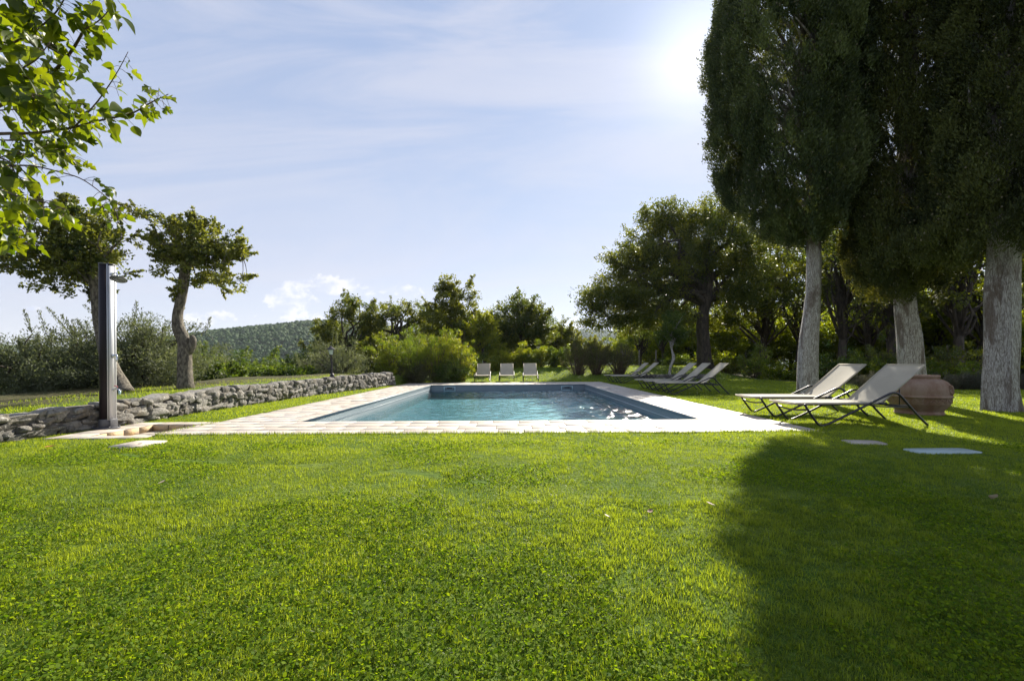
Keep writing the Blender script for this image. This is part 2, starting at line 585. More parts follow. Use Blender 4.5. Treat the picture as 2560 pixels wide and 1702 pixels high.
# ------------------------------------------------------------------ grass
def blades(P, h, wd, lean, tint, three=True):
    n = len(P)
    a = R.random(n) * 2 * PI
    side = np.stack([np.cos(a), np.sin(a), 0 * a], -1)
    b = a + PI / 2 + R.normal(0, .5, n)
    ln = np.stack([np.cos(b), np.sin(b), 0 * b], -1) * (h * lean)[:, None]
    up = np.array([0, 0, 1.0])
    w2 = (wd / 2)[:, None]
    p0 = P - side * w2; p1 = P + side * w2
    hz = h / np.sqrt(1 + lean ** 2)
    tip = P + ln + up * hz[:, None]
    if not three:
        V = np.stack([p0, p1, tip], 1).reshape(-1, 3)
        F = np.arange(n * 3).reshape(n, 3)
        return V, [F], np.repeat(tint, 3)
    mid = P + ln * 0.35 + up * (hz * 0.62)[:, None]
    V = np.stack([p0, p1, mid + side * w2 * .85, mid - side * w2 * .85, tip], 1).reshape(-1, 3)
    k = np.arange(n)[:, None] * 5
    return V, [k + np.array([[0, 1, 2, 3]]), k + np.array([[3, 2, 4]])], np.repeat(tint, 5)


SLABS = [(-4.41, 5.19, .21, .22), (4.02, 5.03, .19, .13), (4.42, 4.53, .33, .125)]


def lawn_ok(x, y):
    m = ~((x > QX0 + .0) & (x < QX1 - .0) & (y > QY0) & (y < QY1))
    m &= ~((x > SX0 + .02) & (x < QX0 + .1) & (y > SY0 + .02) & (y < SY1))
    m &= x > wallx(y) + 0.13
    for a, b, ha, hb in SLABS:
        m &= ~((np.abs(x - a) < ha - .015) & (np.abs(y - b) < hb - .015))
    ex = np.interp(y, [0, 13.9, 14.5, 18.6, 24, 28], [20, 20, 14.6, 12.6, 12.0, 12])
    return m & (x < ex)


gg = Geo()
for (y0, y1, dens, h0, w0, three) in ((0.7, 1.7, 30000, .022, .0028, True), (1.7, 3.0, 20000, .023, .0034, True), (3.0, 5.0, 11000, .024, .0046, False),
                                     (5.0, 7.6, 6000, .027, .0066, False), (7.6, 12, 2200, .030, .011, False), (12, 20, 650, .036, .018, False), (20, 29, 260, .04, .03, False)):
    xl = -1.22 * y1 - 2.6; xr = 1.22 * y1 + 2.6
    xl = max(xl, -6.8); xr = min(xr, 19)
    n = int(dens * (xr - xl) * (y1 - y0))
    x = R.uniform(xl, xr, n); y = R.uniform(y0, y1, n)
    k = lawn_ok(x, y) & ((np.abs(x) < 1.22 * y + .7) | (R.random(n) < .45)); x, y = x[k], y[k]
    # clumping: thin and thick places
    th = fbm(x, y, 0, 9.0, 2)
    k = R.random(len(x)) < 0.15 + 1.5 * th
    x, y, th = x[k], y[k], th[k]
    n = len(x)
    z = H(x, y) - 0.004
    big = fbm(x, y, 5, 0.55, 3); mid = fbm(x, y, 9, 3.2, 2); tuf = fbm(x, y, 2, 16.0, 2)
    tint = np.clip(0.55 + .9 * (big - .5) + .7 * (mid - .5) + .6 * (tuf - .5) + R.normal(0, .22, n) + .25 * sst(y, 3.5, 5.5), 0, 1)
    # dry straw coloured blades
    tint = np.where(R.random(n) < 0.015, 1.7, tint)
    for tx_, ty_ in ((7.36, 10.9), (9.1, 10.0), (8.97, 8.05)):      # dry straw round the cypress trunks
        tint = np.where((np.hypot(x - tx_, y - ty_) < .45 + .35 * R.random(n)) & (R.random(n) < .7), 1.5, tint)
    h = h0 * (0.25 + 1.25 * tuf + 0.35 * R.random(n)) * (0.7 + .7 * mid)
    lean = np.abs(R.normal(0.6, .5, n))
    V, F, T = blades(np.stack([x, y, z], -1), h, w0 * (.6 + .8 * R.random(n)), lean, tint, three)
    gg.add(V, F, T)
# longer blades hanging over the paving edges
n = 5200
t_ = R.random(n)
ex = np.where(t_ < .62, R.uniform(QX0, QX1, n), np.where(t_ < .8, QX1 + .015, QX0 - .015))
ey = np.where(t_ < .62, QY0 - .015, R.uniform(QY0, 14, n))
ex = ex + R.normal(0, .012, n); ey = ey + R.normal(0, .012, n)
V, F, T = blades(np.stack([ex, ey, H(ex, ey)], -1), .03 + .035 * R.random(n) ** 2, .005 + 0 * ex, np.abs(R.normal(.4, .3, n)), np.clip(R.normal(.5, .25, n), 0, 1))
gg.add(V, F, T)
tag(gg.build('lawn_grass', M['grass']), kind='stuff')
# clover leaves among the grass
cg = Geo()
n = 150000
y = 0.7 + 4.5 * R.random(n) ** 1.3; x = R.uniform(-1.25, 1.25, n) * (y + .4)
k = lawn_ok(x, y) & (fbm(x, y, 21, 1.1, 3) + 0.10 * sst(-x, -1.5, 2.0) > 0.54 + .10 * R.random(n))
x, y = x[k], y[k]; n = len(x)
z = H(x, y) + 0.012 + 0.016 * R.random(n)
sz = (0.0035 + 0.0035 * R.random(n)) * (1 + .10 * y)
a = R.random(n) * 2 * PI
nr = R.normal(0, .8, (n, 3)); nr[:, 2] = 1; nr /= np.linalg.norm(nr, axis=1)[:, None]
e1 = np.stack([np.cos(a), np.sin(a), 0 * a], -1); e1 -= nr * (e1 * nr).sum(1)[:, None]; e2 = np.cross(nr, e1)
C = np.stack([x, y, z], -1)
ang = np.linspace(0, 2 * PI, 6, endpoint=False)
V = np.stack([C + sz[:, None] * (math.cos(q) * e1 + math.sin(q) * e2) for q in ang], 1).reshape(-1, 3)
cg.add(V, np.arange(n * 6).reshape(n, 6), np.repeat(np.clip(R.normal(.35, .25, n), 0, 1), 6))
tag(cg.build('clover_leaves', M['clover']), kind='stuff')
# mossy herbs on the terrace behind the wall
mg = Geo()
n = 90000
y = R.uniform(3.0, 19, n); dd = 0.16 + 1.9 * R.random(n) ** 2.2; x = wallx(y) - dd
k = R.random(n) < np.clip(1.5 * (fbm(x, y, 4, 1.6, 3) - .22), 0, 1) * np.where(y > 10, .3, .7)
x, y = x[k], y[k]; n = len(x)
V, F, T = blades(np.stack([x, y, H(x, y) - .004], -1), .02 + .05 * R.random(n) ** 2, .011 + 0 * x, np.abs(R.normal(.5, .4, n)),
                 np.clip(R.normal(.85, .3, n), 0, 1.5), False)
mg.add(V, F, T)
tag(mg.build('terrace_herbs', M['grass']), kind='stuff')

# ------------------------------------------------------------------ paving
def slabs(geo, x0, x1, y0, y1, z=0.0, rows=None, lmin=.28, lmax=.62, gap=.010, yrun=False):
    L = (y1 - y0) if not yrun else (x1 - x0)
    k = rows or max(1, round(L / .31))
    e = np.linspace(0, L, k + 1); e[1:-1] += R.uniform(-.03, .03, k - 1)
    W = (x1 - x0) if not yrun else (y1 - y0)
    for i in range(k):
        s = -R.uniform(0, .3)
        while s < W:
            l = R.uniform(lmin, lmax)
            if W - (s + l) < .12: l = W - s + .001
            a, b = max(s, 0), min(s + l, W)
            s += l
            if b - a < .04:
                continue
            dz = R.normal(0, .0016)
            bx = (x0 + a + gap / 2, x0 + b - gap / 2, y0 + e[i] + gap / 2, y0 + e[i + 1] - gap / 2) if not yrun else \
                 (x0 + e[i] + gap / 2, x0 + e[i + 1] - gap / 2, y0 + a + gap / 2, y0 + b - gap / 2)
            c = .004
            t = R.random()
            X0, X1, Y0, Y1 = bx
            V = [(X0, Y0, z - .03), (X1, Y0, z - .03), (X1, Y1, z - .03), (X0, Y1, z - .03),
                 (X0, Y0, z + dz - c), (X1, Y0, z + dz - c), (X1, Y1, z + dz - c), (X0, Y1, z + dz - c),
                 (X0 + c, Y0 + c, z + dz), (X1 - c, Y0 + c, z + dz), (X1 - c, Y1 - c, z + dz), (X0 + c, Y1 - c, z + dz)]
            F = []
            for q in (0, 4):
                for j in range(4):
                    F.append((q + j, q + (j + 1) % 4, q + 4 + (j + 1) % 4, q + 4 + j))
            F.append((8, 9, 10, 11))
            geo.add(V, np.array(F), t)


pg = Geo()
ZP = 0.012
slabs(pg, QX0, QX1, QY0, PY0, ZP)
slabs(pg, QX0, PX0, PY0, PY1, ZP)
slabs(pg, PX1, QX1, PY0, PY1, ZP)
slabs(pg, QX0, QX1, PY1, QY1, ZP)
slabs(pg, SX0, TX0, SY0, SY1, ZP, rows=4, lmin=.2, lmax=.45)           # shower platform
slabs(pg, TX0, QX0, TY1, SY1, ZP, rows=1)
slabs(pg, TX0, QX0, SY0, TY0, ZP, rows=1)
slabs(pg, TX1, QX0, TY0, TY1, ZP, rows=3, lmin=.12, lmax=.13)
tag(pg.build('paving', M['slab']), kind='structure')
bg_ = Geo()
for (a, b, c, d_) in ((QX0, QX1, QY0, PY0), (QX0, PX0, PY0, PY1), (PX1, QX1, PY0, PY1), (QX0, QX1, PY1, QY1), (SX0, TX0, SY0, SY1), (TX0, QX0, TY1, SY1), (TX0, QX0, SY0, TY0), (TX1, QX0, TY0, TY1)):
    bg_.box((a + .001, c + .001, -.10), (b - .001, d_ - .001, ZP - .007))
tag(bg_.build('paving_bed', M['grout']), kind='structure')

# foot bath tray
fb = empty('foot_bath', ((TX0 + TX1) / 2, (TY0 + TY1) / 2, -.09))
tag(fb, 'sunken stone foot bath tray in the paving beside the outdoor shower', 'foot bath')
ox, oy, oz = fb.location
q = Geo(); slabs(q, TX0 - ox, TX1 - ox, TY0 - oy, TY1 - oy, .0, rows=3)
q.build('tray_floor', M['slab'], fb)
q = Geo()
for i in range(4):      # honey coloured facing stones
    y0 = TY0 - oy + i * (TY1 - TY0) / 4
    q.box((TX0 - ox + .001, y0 + .004, 0), (TX0 - ox + .014, y0 + (TY1 - TY0) / 4 - .004, .092))
for i in range(3):
    x0 = TX0 - ox + i * (TX1 - TX0) / 3
    q.box((x0 + .016, TY1 - oy - .014, 0), (x0 + (TX1 - TX0) / 3 - .004, TY1 - oy - .001, .092))
q.build('tray_side', M['honey'], fb)

# ------------------------------------------------------------------ pool
pool = empty('swimming_pool', ((PX0 + PX1) / 2, (PY0 + PY1) / 2, -.52))
tag(pool, 'rectangular in-ground pool with grey blue liner set in pale stone paving', 'pool')
pox, poy, poz = pool.location
hx, hy = (PX1 - PX0) / 2, (PY1 - PY0) / 2


def liner_mat():
    m, t, out = new_mat('pool_liner')
    p = t.n('ShaderNodeBsdfPrincipled'); p.inputs['Roughness'].default_value = 0.5
    co = t.n('ShaderNodeTexCoord').outputs['Object']
    n1 = t.noise(co, 1.5, 4)
    t.l(t.mix(n1, (0.135, 0.175, 0.205), (0.175, 0.215, 0.245)), p.inputs['Base Color'])
    t.l(p.outputs[0], out.inputs[0])
    return m


M['liner'] = liner_mat()
M['basin'] = pbr('pool_basin', (0.004, 0.135, 0.165), (0.003, 0.105, 0.13), 1.2, 0.6)
q = Geo()
WT = .0; D = 0.70
top = 0.52 - .02; ledge = 0.52 - .30
for (ax, ay, bx, by) in ((-hx, -hy, hx, -hy), (hx, -hy, hx, hy), (hx, hy, -hx, hy), (-hx, hy, -hx, -hy)):
    q.add([(ax, ay, ledge), (bx, by, ledge), (bx, by, top), (ax, ay, top)], np.array([(3, 2, 1, 0)]))
q.build('liner_band', M['liner'], pool)
q = Geo()
for (ax, ay, bx, by) in ((-hx, -hy, hx, -hy), (hx, -hy, hx, hy), (hx, hy, -hx, hy), (-hx, hy, -hx, -hy)):
    q.add([(ax, ay, 0), (bx, by, 0), (bx, by, ledge), (ax, ay, ledge)], np.array([(3, 2, 1, 0)]))
q.add([(-hx, -hy, 0), (hx, -hy, 0), (hx, hy, 0), (-hx, hy, 0)], np.array([(0, 1, 2, 3)]))
q.build('basin', M['basin'], pool)
# grey rim strip and a thin pale bead along the liner
q = Geo(); e = .012
q.box((-hx + .0005, -hy + .001, top - .01), (-hx + e, hy - .001, 0.52 + ZP + .002)); q.box((hx - e, -hy + .001, top - .01), (hx - .0005, hy - .001, 0.52 + ZP + .002))
q.box((-hx + e, hy - e, top - .01), (hx - e, hy - .0005, 0.52 + ZP + .002)); q.box((-hx + e, -hy + .0005, top - .01), (hx - e, -hy + e, 0.52 + ZP - .004))
q.build('rim', M['liner'], pool)
M['bead'] = pbr('pale_bead', (0.6, 0.66, 0.7), (0.5, 0.56, 0.6), 6, 0.4)
for sx in (-1, 1):
    q = Geo()
    q.box((sx * (hx - .006) - .004, -hy + .02, 0.52 - .150), (sx * (hx - .006) + .004, hy - .02, 0.52 - .142))
    q.build('bead', M['bead'], pool)
M['skim'] = pbr('skimmer_plastic', (0.42, 0.58, 0.62), (0.36, 0.52, 0.57), 6, 0.4)
M['dark'] = pbr('dark_void', (0.012, 0.014, 0.016), (0.01, 0.01, 0.012), 6, 0.6)
for cx_ in (-2.61, 2.285):
    fr = Geo(); x = cx_ - pox; wd = .24
    zt, zb = 0.52 - .055, 0.52 - .245; yy = hy
    fr.box((x - wd, yy - .022, zt - .026), (x + wd, yy - .001, zt)); fr.box((x - wd, yy - .022, zb), (x + wd, yy - .001, zb + .026))
    fr.box((x - wd, yy - .022, zb + .026), (x - wd + .034, yy - .001, zt - .026)); fr.box((x + wd - .034, yy - .022, zb + .026), (x + wd, yy - .001, zt - .026))
    sk = fr.build('skimmer', M['skim'], pool)
    q = Geo(); q.box((x - wd + .035, yy - .008, zb + .027), (x + wd - .035, yy - .0015, zt - .027)); q.build('flap', M['liner'], sk)
    q = Geo(); q.box((x - .11, yy - .012, zt - .085), (x + .11, yy - .0085, zt - .04)); q.build('slot', M['dark'], sk)


def water_mat():
    m, t, out = new_mat('pool_water')
    pos = t.n('ShaderNodeNewGeometry').outputs['Position']
    b = t.n('ShaderNodeBump'); b.inputs['Strength'].default_value = 1.0; b.inputs['Distance'].default_value = 0.008
    mp = t.n('ShaderNodeMapping'); mp.inputs['Scale'].default_value = (0.8, 1.5, 1); mp.inputs['Rotation'].default_value = (0, 0, .25)
    t.l(pos, mp.inputs[0])
    h = t.m('ADD', t.m('MULTIPLY', t.noise(mp.outputs[0], 24, 2, 0.5, 0.4), 1.0), t.m('MULTIPLY', t.noise(mp.outputs[0], 7, 2, 0.5, 0.4), 1.2))
    t.l(h, b.inputs['Height'])
    gl = t.n('ShaderNodeBsdfGlossy'); gl.inputs['Roughness'].default_value = 0.06
    t.l(b.outputs[0], gl.inputs['Normal'])
    tr = t.n('ShaderNodeBsdfTransparent'); tr.inputs['Color'].default_value = (0.78, 0.97, 1.0, 1)
    dt = t.n('ShaderNodeVectorMath', operation='DOT_PRODUCT')
    t.l(t.n('ShaderNodeNewGeometry').outputs['Incoming'], dt.inputs[0]); t.l(b.outputs[0], dt.inputs[1])
    fr = t.m('ADD', 0.02, t.m('MULTIPLY', 0.98, t.m('POWER', t.m('SUBTRACT', 1.0, t.m('ABSOLUTE', dt.outputs['Value']), clamp=True), 5.0)))
    ms = t.n('ShaderNodeMixShader'); t.l(fr, ms.inputs[0])
    t.l(tr.outputs[0], ms.inputs[1]); t.l(gl.outputs[0], ms.inputs[2])
    t.l(ms.outputs[0], out.inputs[0])
    return m


M['water'] = water_mat()
wx_ = np.linspace(PX0 + .002, PX1 - .002, 260); wy_ = np.linspace(PY0 + .002, PY1 - .002, 460)
A, B = np.meshgrid(wx_, wy_, indexing='ij')
rw = np.random.default_rng(5)
Wz = 0 * A
for _i in range(70):
    lam = .11 * 7.0 ** (rw.random() ** 1.3); th_ = rw.normal(-1.35, .75)
    sl = rw.uniform(.5, 1.0) * .034
    Wz += sl * lam / (2 * PI) * np.sin(2 * PI / lam * (A * math.cos(th_) + B * math.sin(th_)) + rw.random() * 6.28 + .8 * np.sin(A * rw.uniform(.4, 1.1) + B * rw.uniform(.3, .9)))
Wz = -.235 + Wz * (.45 + .9 * fbm(A, B, 2, .55, 2)) * (.45 + 1.05 * sst(A + .25 * B, 0.5, 4.5))
ii = np.arange(A.size).reshape(A.shape)
q = Geo().add(np.stack([A, B, Wz], -1).reshape(-1, 3), np.stack([ii[:-1, :-1], ii[1:, :-1], ii[1:, 1:], ii[:-1, 1:]], -1).reshape(-1, 4))
tag(q.build('pool_water', M['water'], smooth=True), kind='structure')

# ------------------------------------------------------------------ stones lying in the lawn
def slab_thing(name, label, cat, x, y, hx_, hy_, mat, rz, hole=False):
    g = Geo()
    n = 20
    an = np.linspace(0, 2 * PI, n, endpoint=False)
    pw = .35
    rx = np.sign(np.cos(an)) * np.abs(np.cos(an)) ** pw * hx_ * (1 + R.normal(0, .012, n))
    ry = np.sign(np.sin(an)) * np.abs(np.sin(an)) ** pw * hy_ * (1 + R.normal(0, .012, n))
    V = [(a, b, -.03) for a, b in zip(rx, ry)] + [(a, b, .016) for a, b in zip(rx, ry)]
    F = [(j, (j + 1) % n, n + (j + 1) % n, n + j) for j in range(n)] + [tuple(n + j for j in range(n))]
    g.add(V, F)
    o = g.build(name, mat, loc=(x, y, .0)); o.rotation_euler = (0, 0, rz)
    tag(o, label, cat)
    if hole:
        q = Geo(); q.tube([(.02, .0, .014), (.02, .0, .0185)], .022, 12); q.build('lifting_hole', M['dark'], o)
    return o


M['paleslab'] = pbr('pale_cover_stone', (0.50, 0.44, 0.38), (0.38, 0.33, 0.27), 9, 0.7, 0.5)
M['blueslab'] = pbr('blue_cover', (0.38, 0.47, 0.46), (0.32, 0.41, 0.40), 7, 0.6, 0.2)
slab_thing('cover_slab', 'square pale stone cover with a small hole, in the grass below the shower', 'cover slab', *SLABS[0], M['paleslab'], -.06, True)
slab_thing('stepping_stone', 'small rough pale stone sunk in the grass near the closest lounger', 'stone', *SLABS[1], M['paleslab'], -.2)
slab_thing('access_cover', 'long pale blue cover plate in the grass in front of the cypress trunks', 'cover', *SLABS[2], M['blueslab'], .02)

# ------------------------------------------------------------------ dry stone wall
def stone(c, size, ang, seed, tilt=0.0, n=5):
    u = np.linspace(-1, 1, n)
    V, F = [], []
    base = 0
    for ax in range(3):
        for sgn in (-1, 1):
            a, b = np.meshgrid(u, u, indexing='ij')
            P = np.zeros((n * n, 3)); P[:, ax] = sgn
            P[:, (ax + 1) % 3] = (a if sgn > 0 else b).ravel(); P[:, (ax + 2) % 3] = (b if sgn > 0 else a).ravel()
            i = np.arange(n * n).reshape(n, n) + base
            F.append(np.stack([i[:-1, :-1], i[1:, :-1], i[1:, 1:], i[:-1, 1:]], -1).reshape(-1, 4))
            V.append(P); base += n * n
    V = np.concatenate(V)
    nr = np.linalg.norm(V, axis=1)[:, None]
    pw = 0.36 + 0.2 * (seed * 7.31 % 1)
    S = V * (1 - pw) + V / nr * pw * 1.15
    k = seed * 17.3
    dn = (vnoise(S[:, 0] + k, S[:, 1] + k, S[:, 2], 1.1) - .5) * .42 + (vnoise(S[:, 0] + k, S[:, 1], S[:, 2] + k, 2.9) - .5) * .24
    dn = dn + .16 * np.abs(vnoise(S[:, 0] * .7 + k, S[:, 1] + 3, S[:, 2] * 1.3 + k, 2.1) - .5)
    S = S * (1 + dn[:, None])
    S[:, 0] += .22 * math.sin(k) * S[:, 2]; S[:, 2] += .16 * math.cos(k * 1.7) * S[:, 0]
    S = S * np.array(size) / 2
    c1, s1 = math.cos(tilt), math.sin(tilt)
    S = np.stack([S[:, 0] * c1 - S[:, 2] * s1, S[:, 1], S[:, 0] * s1 + S[:, 2] * c1], -1)
    ca, sa = math.cos(ang), math.sin(ang)
    S = np.stack([S[:, 0] * ca - S[:, 1] * sa, S[:, 0] * sa + S[:, 1] * ca, S[:, 2]], -1)
    return S + np.array(c), np.concatenate(F)


def dry_wall(yA, yB, geo):
    y = yA
    fr4 = [0, .26, .50, .73, 1.0]
    for c in range(4):
        y = yA - R.random() * .2
        while y < yB:
            h = float(wallh(y))
            fr = [0, .26, .50, .73, 1.0]
            z0, z1 = fr[c] * h, fr[c + 1] * h
            L = R.uniform(.13, .38) * (1.35 if c == 3 else 1) 
            if R.random() < .25: L *= .6
            hh = (z1 - z0) * R.uniform(1.0, 1.32)
            if R.random() < .06 and c < 3:
                hh *= 1.6
            yc = y + L / 2
            xw = float(wallx(yc))
            ang = PI / 2 - math.atan((float(wallx(yc + .1)) - float(wallx(yc - .1))) / .2)
            dp = R.uniform(.22, .34)
            cz = (z0 + z1) / 2 + R.normal(0, .012)
            V, F = stone((xw - .02 + R.normal(0, .018) - dp / 2 + .14, yc, cz), (L * 1.03, dp, hh * 1.02), ang, R.random(), R.normal(0, .10), 7 if y < 9 else 5)
            geo.add(V, F, np.full(len(V), np.clip(R.normal(.5, .28), 0, 1)))
            y += L * .97
    # small wedged stones
    for _ in range(int((yB - yA) * 16)):
        yc = R.uniform(yA, yB); h = float(wallh(yc)); s = R.uniform(.05, .11)
        V, F = stone((float(wallx(yc)) + .07 + R.normal(0, .02), yc, R.uniform(.02, h * .9)), (s * 1.5, s, s * .8), PI / 2, R.random(), R.normal(0, .3), 4)
        geo.add(V, F, np.full(len(V), R.random()))


dw = empty('stone_wall', (float(wallx(12)), 12, 0))
tag(dw, 'low dry stone retaining wall of grey field stones running along the left lawn', 'stone wall')
q = Geo(); dry_wall(2.6, 18.4, q)
q.V = [v_ - np.array(dw.location) for v_ in q.V]
q.build('stones', M['stone'], dw)
q = Geo()
ys = np.arange(2.6, 18.5, .3)
for a, b in zip(ys[:-1], ys[1:]):
    xa, xb = wallx(a) - .06, wallx(b) - .06; ha, hb = wallh(a) - .10, wallh(b) - .10
    V = np.array([(xa, a, -.05), (xb, b, -.05), (xb, b, hb), (xa, a, ha), (xa - .2, a, ha), (xb - .2, b, hb)]) - np.array(dw.location)
    q.add(V, np.array([(0, 1, 2, 3), (3, 2, 5, 4)]))
q.build('earth_core', M['soil'], dw)


# ------------------------------------------------------------------ loungers
def canvas_mat():
    m, t, out = new_mat('taupe_mesh_canvas')
    co = t.n('ShaderNodeTexCoord').outputs['Object']
    wv = t.noise(co, 180, 2, 0.5); n1 = t.noise(co, 3, 4)
    c = t.mix(t.ss(n1, .3, .7), (0.57, 0.52, 0.41), (0.64, 0.585, 0.47))
    c = t.mix(t.m('MULTIPLY', wv, 0.25), c, (0.25, 0.22, 0.18))
    p = t.n('ShaderNodeBsdfPrincipled'); p.inputs['Roughness'].default_value = 0.75; t.l(c, p.inputs['Base Color'])
    tr = t.n('ShaderNodeBsdfTranslucent'); t.l(c, tr.inputs['Color'])
    ms = t.n('ShaderNodeMixShader'); ms.inputs[0].default_value = 0.38
    t.l(p.outputs[0], ms.inputs[1]); t.l(tr.outputs[0], ms.inputs[2]); t.l(ms.outputs[0], out.inputs[0])
    return m


M['canvas'] = canvas_mat()
SH = .335


def sheet(geo, P0, P1, hw, sag, nL=10, nW=9, th=.012):
    """fabric panel from P0 to P1 (x,z) with half width hw and a slight sag"""
    P0, P1 = np.array(P0), np.array(P1)
    d_ = (P1 - P0) / np.linalg.norm(P1 - P0); nrm = np.array([-d_[1], d_[0]])
    for off, flip in ((0, False), (-th, True)):
        V = []
        for i in range(nL + 1):
            for j in range(nW + 1):
                s, t = i / nL, -1 + 2 * j / nW
                p = P0 + (P1 - P0) * s + nrm * (off - sag * (1 - t ** 2) * math.sin(PI * s) ** .5 if 0 < s < 1 else off)
                V.append((p[0], t * hw, p[1]))
        k = nW + 1
        F = []
        for i in range(nL):
            for j in range(nW):
                f = (i * k + j, (i + 1) * k + j, (i + 1) * k + j + 1, i * k + j + 1)
                F.append(f[::-1] if not flip else f)
        geo.add(V, np.array(F))


def make_lounger():
    t = empty('sun_lounger', (0, 0, 0))
    hw = .325
    q = Geo(); sheet(q, (-1.09, SH), (.14, SH - .005), hw - .012, .014)
    for s in (-1, 1):
        q.tube([(-1.10, s * (hw - .012), SH - .008), (.14, s * (hw - .012), SH - .012)], .014, 8)
    q.tube([(-1.10, -hw + .012, SH - .010), (-1.115, -hw * .5, SH - .018), (-1.115, hw * .5, SH - .018), (-1.10, hw - .012, SH - .010)], .013, 8)
    q.build('seat', M['canvas'], t, smooth=True)
    q = Geo(); A_, B_ = (.15, SH - .005), (.775, .875)
    sheet(q, A_, B_, hw - .012, .012)
    for s in (-1, 1):
        q.tube([(A_[0], s * (hw - .012), A_[1]), (B_[0], s * (hw - .012), B_[1])], .014, 8)
    q.tube([(B_[0], -hw + .012, B_[1] - .004), (B_[0], hw - .012, B_[1] - .004)], .014, 8)
    q.build('backrest', M['canvas'], t, smooth=True)
    for s in (-1, 1):
        yf = s * (hw + .028)
        path = [(-1.00, yf, SH - .01), (-.975, yf, SH - .06), (-.90, yf, .16), (-.815, yf, .045), (-.765, yf, .015), (-.70, yf, .022),
                (-.45, yf, .135), (-.1, yf, .305), (.15, yf, .425), (.25, yf, .470), (.32, yf, .472), (.385, yf, .435), (.50, yf, .305), (.65, yf, .135), (.775, yf, .012)]
        q = Geo(); q.tube(spline(path, 46), .0165, 10)
        q.build('side_frame', M['frame'], t, smooth=True)
    q = Geo()
    q.tube(spline([(-.955, -hw - .02, .245), (-.975, -hw * .5, .222), (-.98, 0, .215), (-.975, hw * .5, .222), (-.955, hw + .02, .245)], 12), .013, 8)
    q.tube([(-1.03, -hw + .05, SH - .02), (-1.03, hw - .05, SH - .02)], .012, 8)
    q.build('crossbar', M['frame'], t, smooth=True)
    q = Geo()
    for s in (-1, 1):
        q.tube([(-1.05, s * (hw - .035), SH - .026), (.12, s * (hw - .035), SH - .03)], .011, 6)
        q.tube([(-.06, s * (hw - .01), SH - .03), (.04, s * (hw + .0), .285), (.52, s * (hw + .012), .262)], .011, 6)
        q.tube([(.10, s * (hw - .045), SH - .03), (.58, s * (hw - .045), .285)], .008, 6)
        q.box((.10, s * hw - .02, SH - .035), (.20, s * hw + .02, SH + .005))
    q.tube([(.52, -hw - .02, .262), (.52, hw + .02, .262)], .011, 6)
    q.tube([(-.06, -hw, SH - .03), (-.06, hw, SH - .03)], .011, 6)
    q.build('under_frame', M['frame'], t, smooth=True)
    q = Geo()
    for s in (-1, 1):
        q.tube([(.44, s * (hw - .05), .55), (.44, s * (hw - .05), .29)], .008, 6)
    q.tube([(.44, -hw + .05, .55), (.44, hw - .05, .55)], .008, 6)
    q.tube([(.44, -hw + .05, .29), (.44, hw - .05, .29)], .008, 6)
    q.build('back_prop', M['frame'], t, smooth=True)
    return t


def dup(o, loc, rz):
    r_ = o.copy(); COL.objects.link(r_)
    r_.location = loc; r_.rotation_euler = (0, 0, rz)
    for ch in o.children:
        c = ch.copy(); COL.objects.link(c); c.parent = r_
        for g2 in ch.children:
            d2 = g2.copy(); COL.objects.link(d2); d2.parent = c
    return r_


proto = make_lounger()
LOUNGERS = [
    (5.18, 6.66, 0.01, 'closest lounger of all, its head end in front of the terracotta jar', 'near'),
    (5.22, 7.78, -0.03, 'lounger just behind the closest one, beside a pale cypress trunk', 'near'),
    (5.33, 12.72, -0.09, 'nearest and rightmost lounger of the three in the shade halfway along the pool', 'mid'),
    (5.34, 13.88, -0.05, 'middle lounger of the three in the shade halfway along the pool', 'mid'),
    (5.36, 14.95, -0.03, 'farthest and leftmost lounger of the three in the shade halfway along the pool', 'mid'),
    (5.40, 18.85, -0.04, 'nearer, right hand lounger of the pair beside the far corner of the pool', 'far'),
    (5.36, 20.10, -0.02, 'farther, left hand lounger of the pair beside the far corner of the pool', 'far'),
    (-1.43, 21.72, PI / 2 + .01, 'leftmost of the three loungers facing the pool from its far end', 'end'),
    (-.26, 21.72, PI / 2, 'middle one of the three loungers facing the pool from its far end', 'end'),
    (.90, 21.70, PI / 2 - .01, 'rightmost of the three loungers facing the pool from its far end', 'end'),
]
for i, (x, y, rz, lab, _) in enumerate(LOUNGERS):
    if i == 0:
        o = proto; o.location = (x, y, 0); o.rotation_euler = (0, 0, rz)
    else:
        o = dup(proto, (x, y, float(H(x, y)) + .005), rz)
    tag(o, 'taupe canvas sun ' + lab if lab.startswith('lounger') else lab, 'sun lounger', 'sun loungers round the pool')

# ------------------------------------------------------------------ terracotta jar
def terracotta():
    m, t, out = new_mat('terracotta')
    p = t.n('ShaderNodeBsdfPrincipled'); p.inputs['Roughness'].default_value = 0.85
    co = t.n('ShaderNodeTexCoord').outputs['Object']
    mp = t.n('ShaderNodeMapping'); mp.inputs['Scale'].default_value = (1, 1, .5); t.l(co, mp.inputs[0])
    n1 = t.noise(mp.outputs[0], 5, 6, .65); n2 = t.noise(co, 26, 6, .7)
    c = t.mix(t.ss(n1, .35, .65), (0.20, 0.110, 0.065), (0.28, 0.195, 0.135))
    c = t.mix(t.m('MULTIPLY', t.ss(n2, .5, .7), .5), c, (0.20, 0.12, 0.09))
    t.l(c, p.inputs['Base Color'])
    b = t.n('ShaderNodeBump'); b.inputs['Strength'].default_value = .4; b.inputs['Distance'].default_value = .006
    t.l(n2, b.inputs['Height']); t.l(b.outputs[0], p.inputs['Normal']); t.l(p.outputs[0], out.inputs[0])
    return m


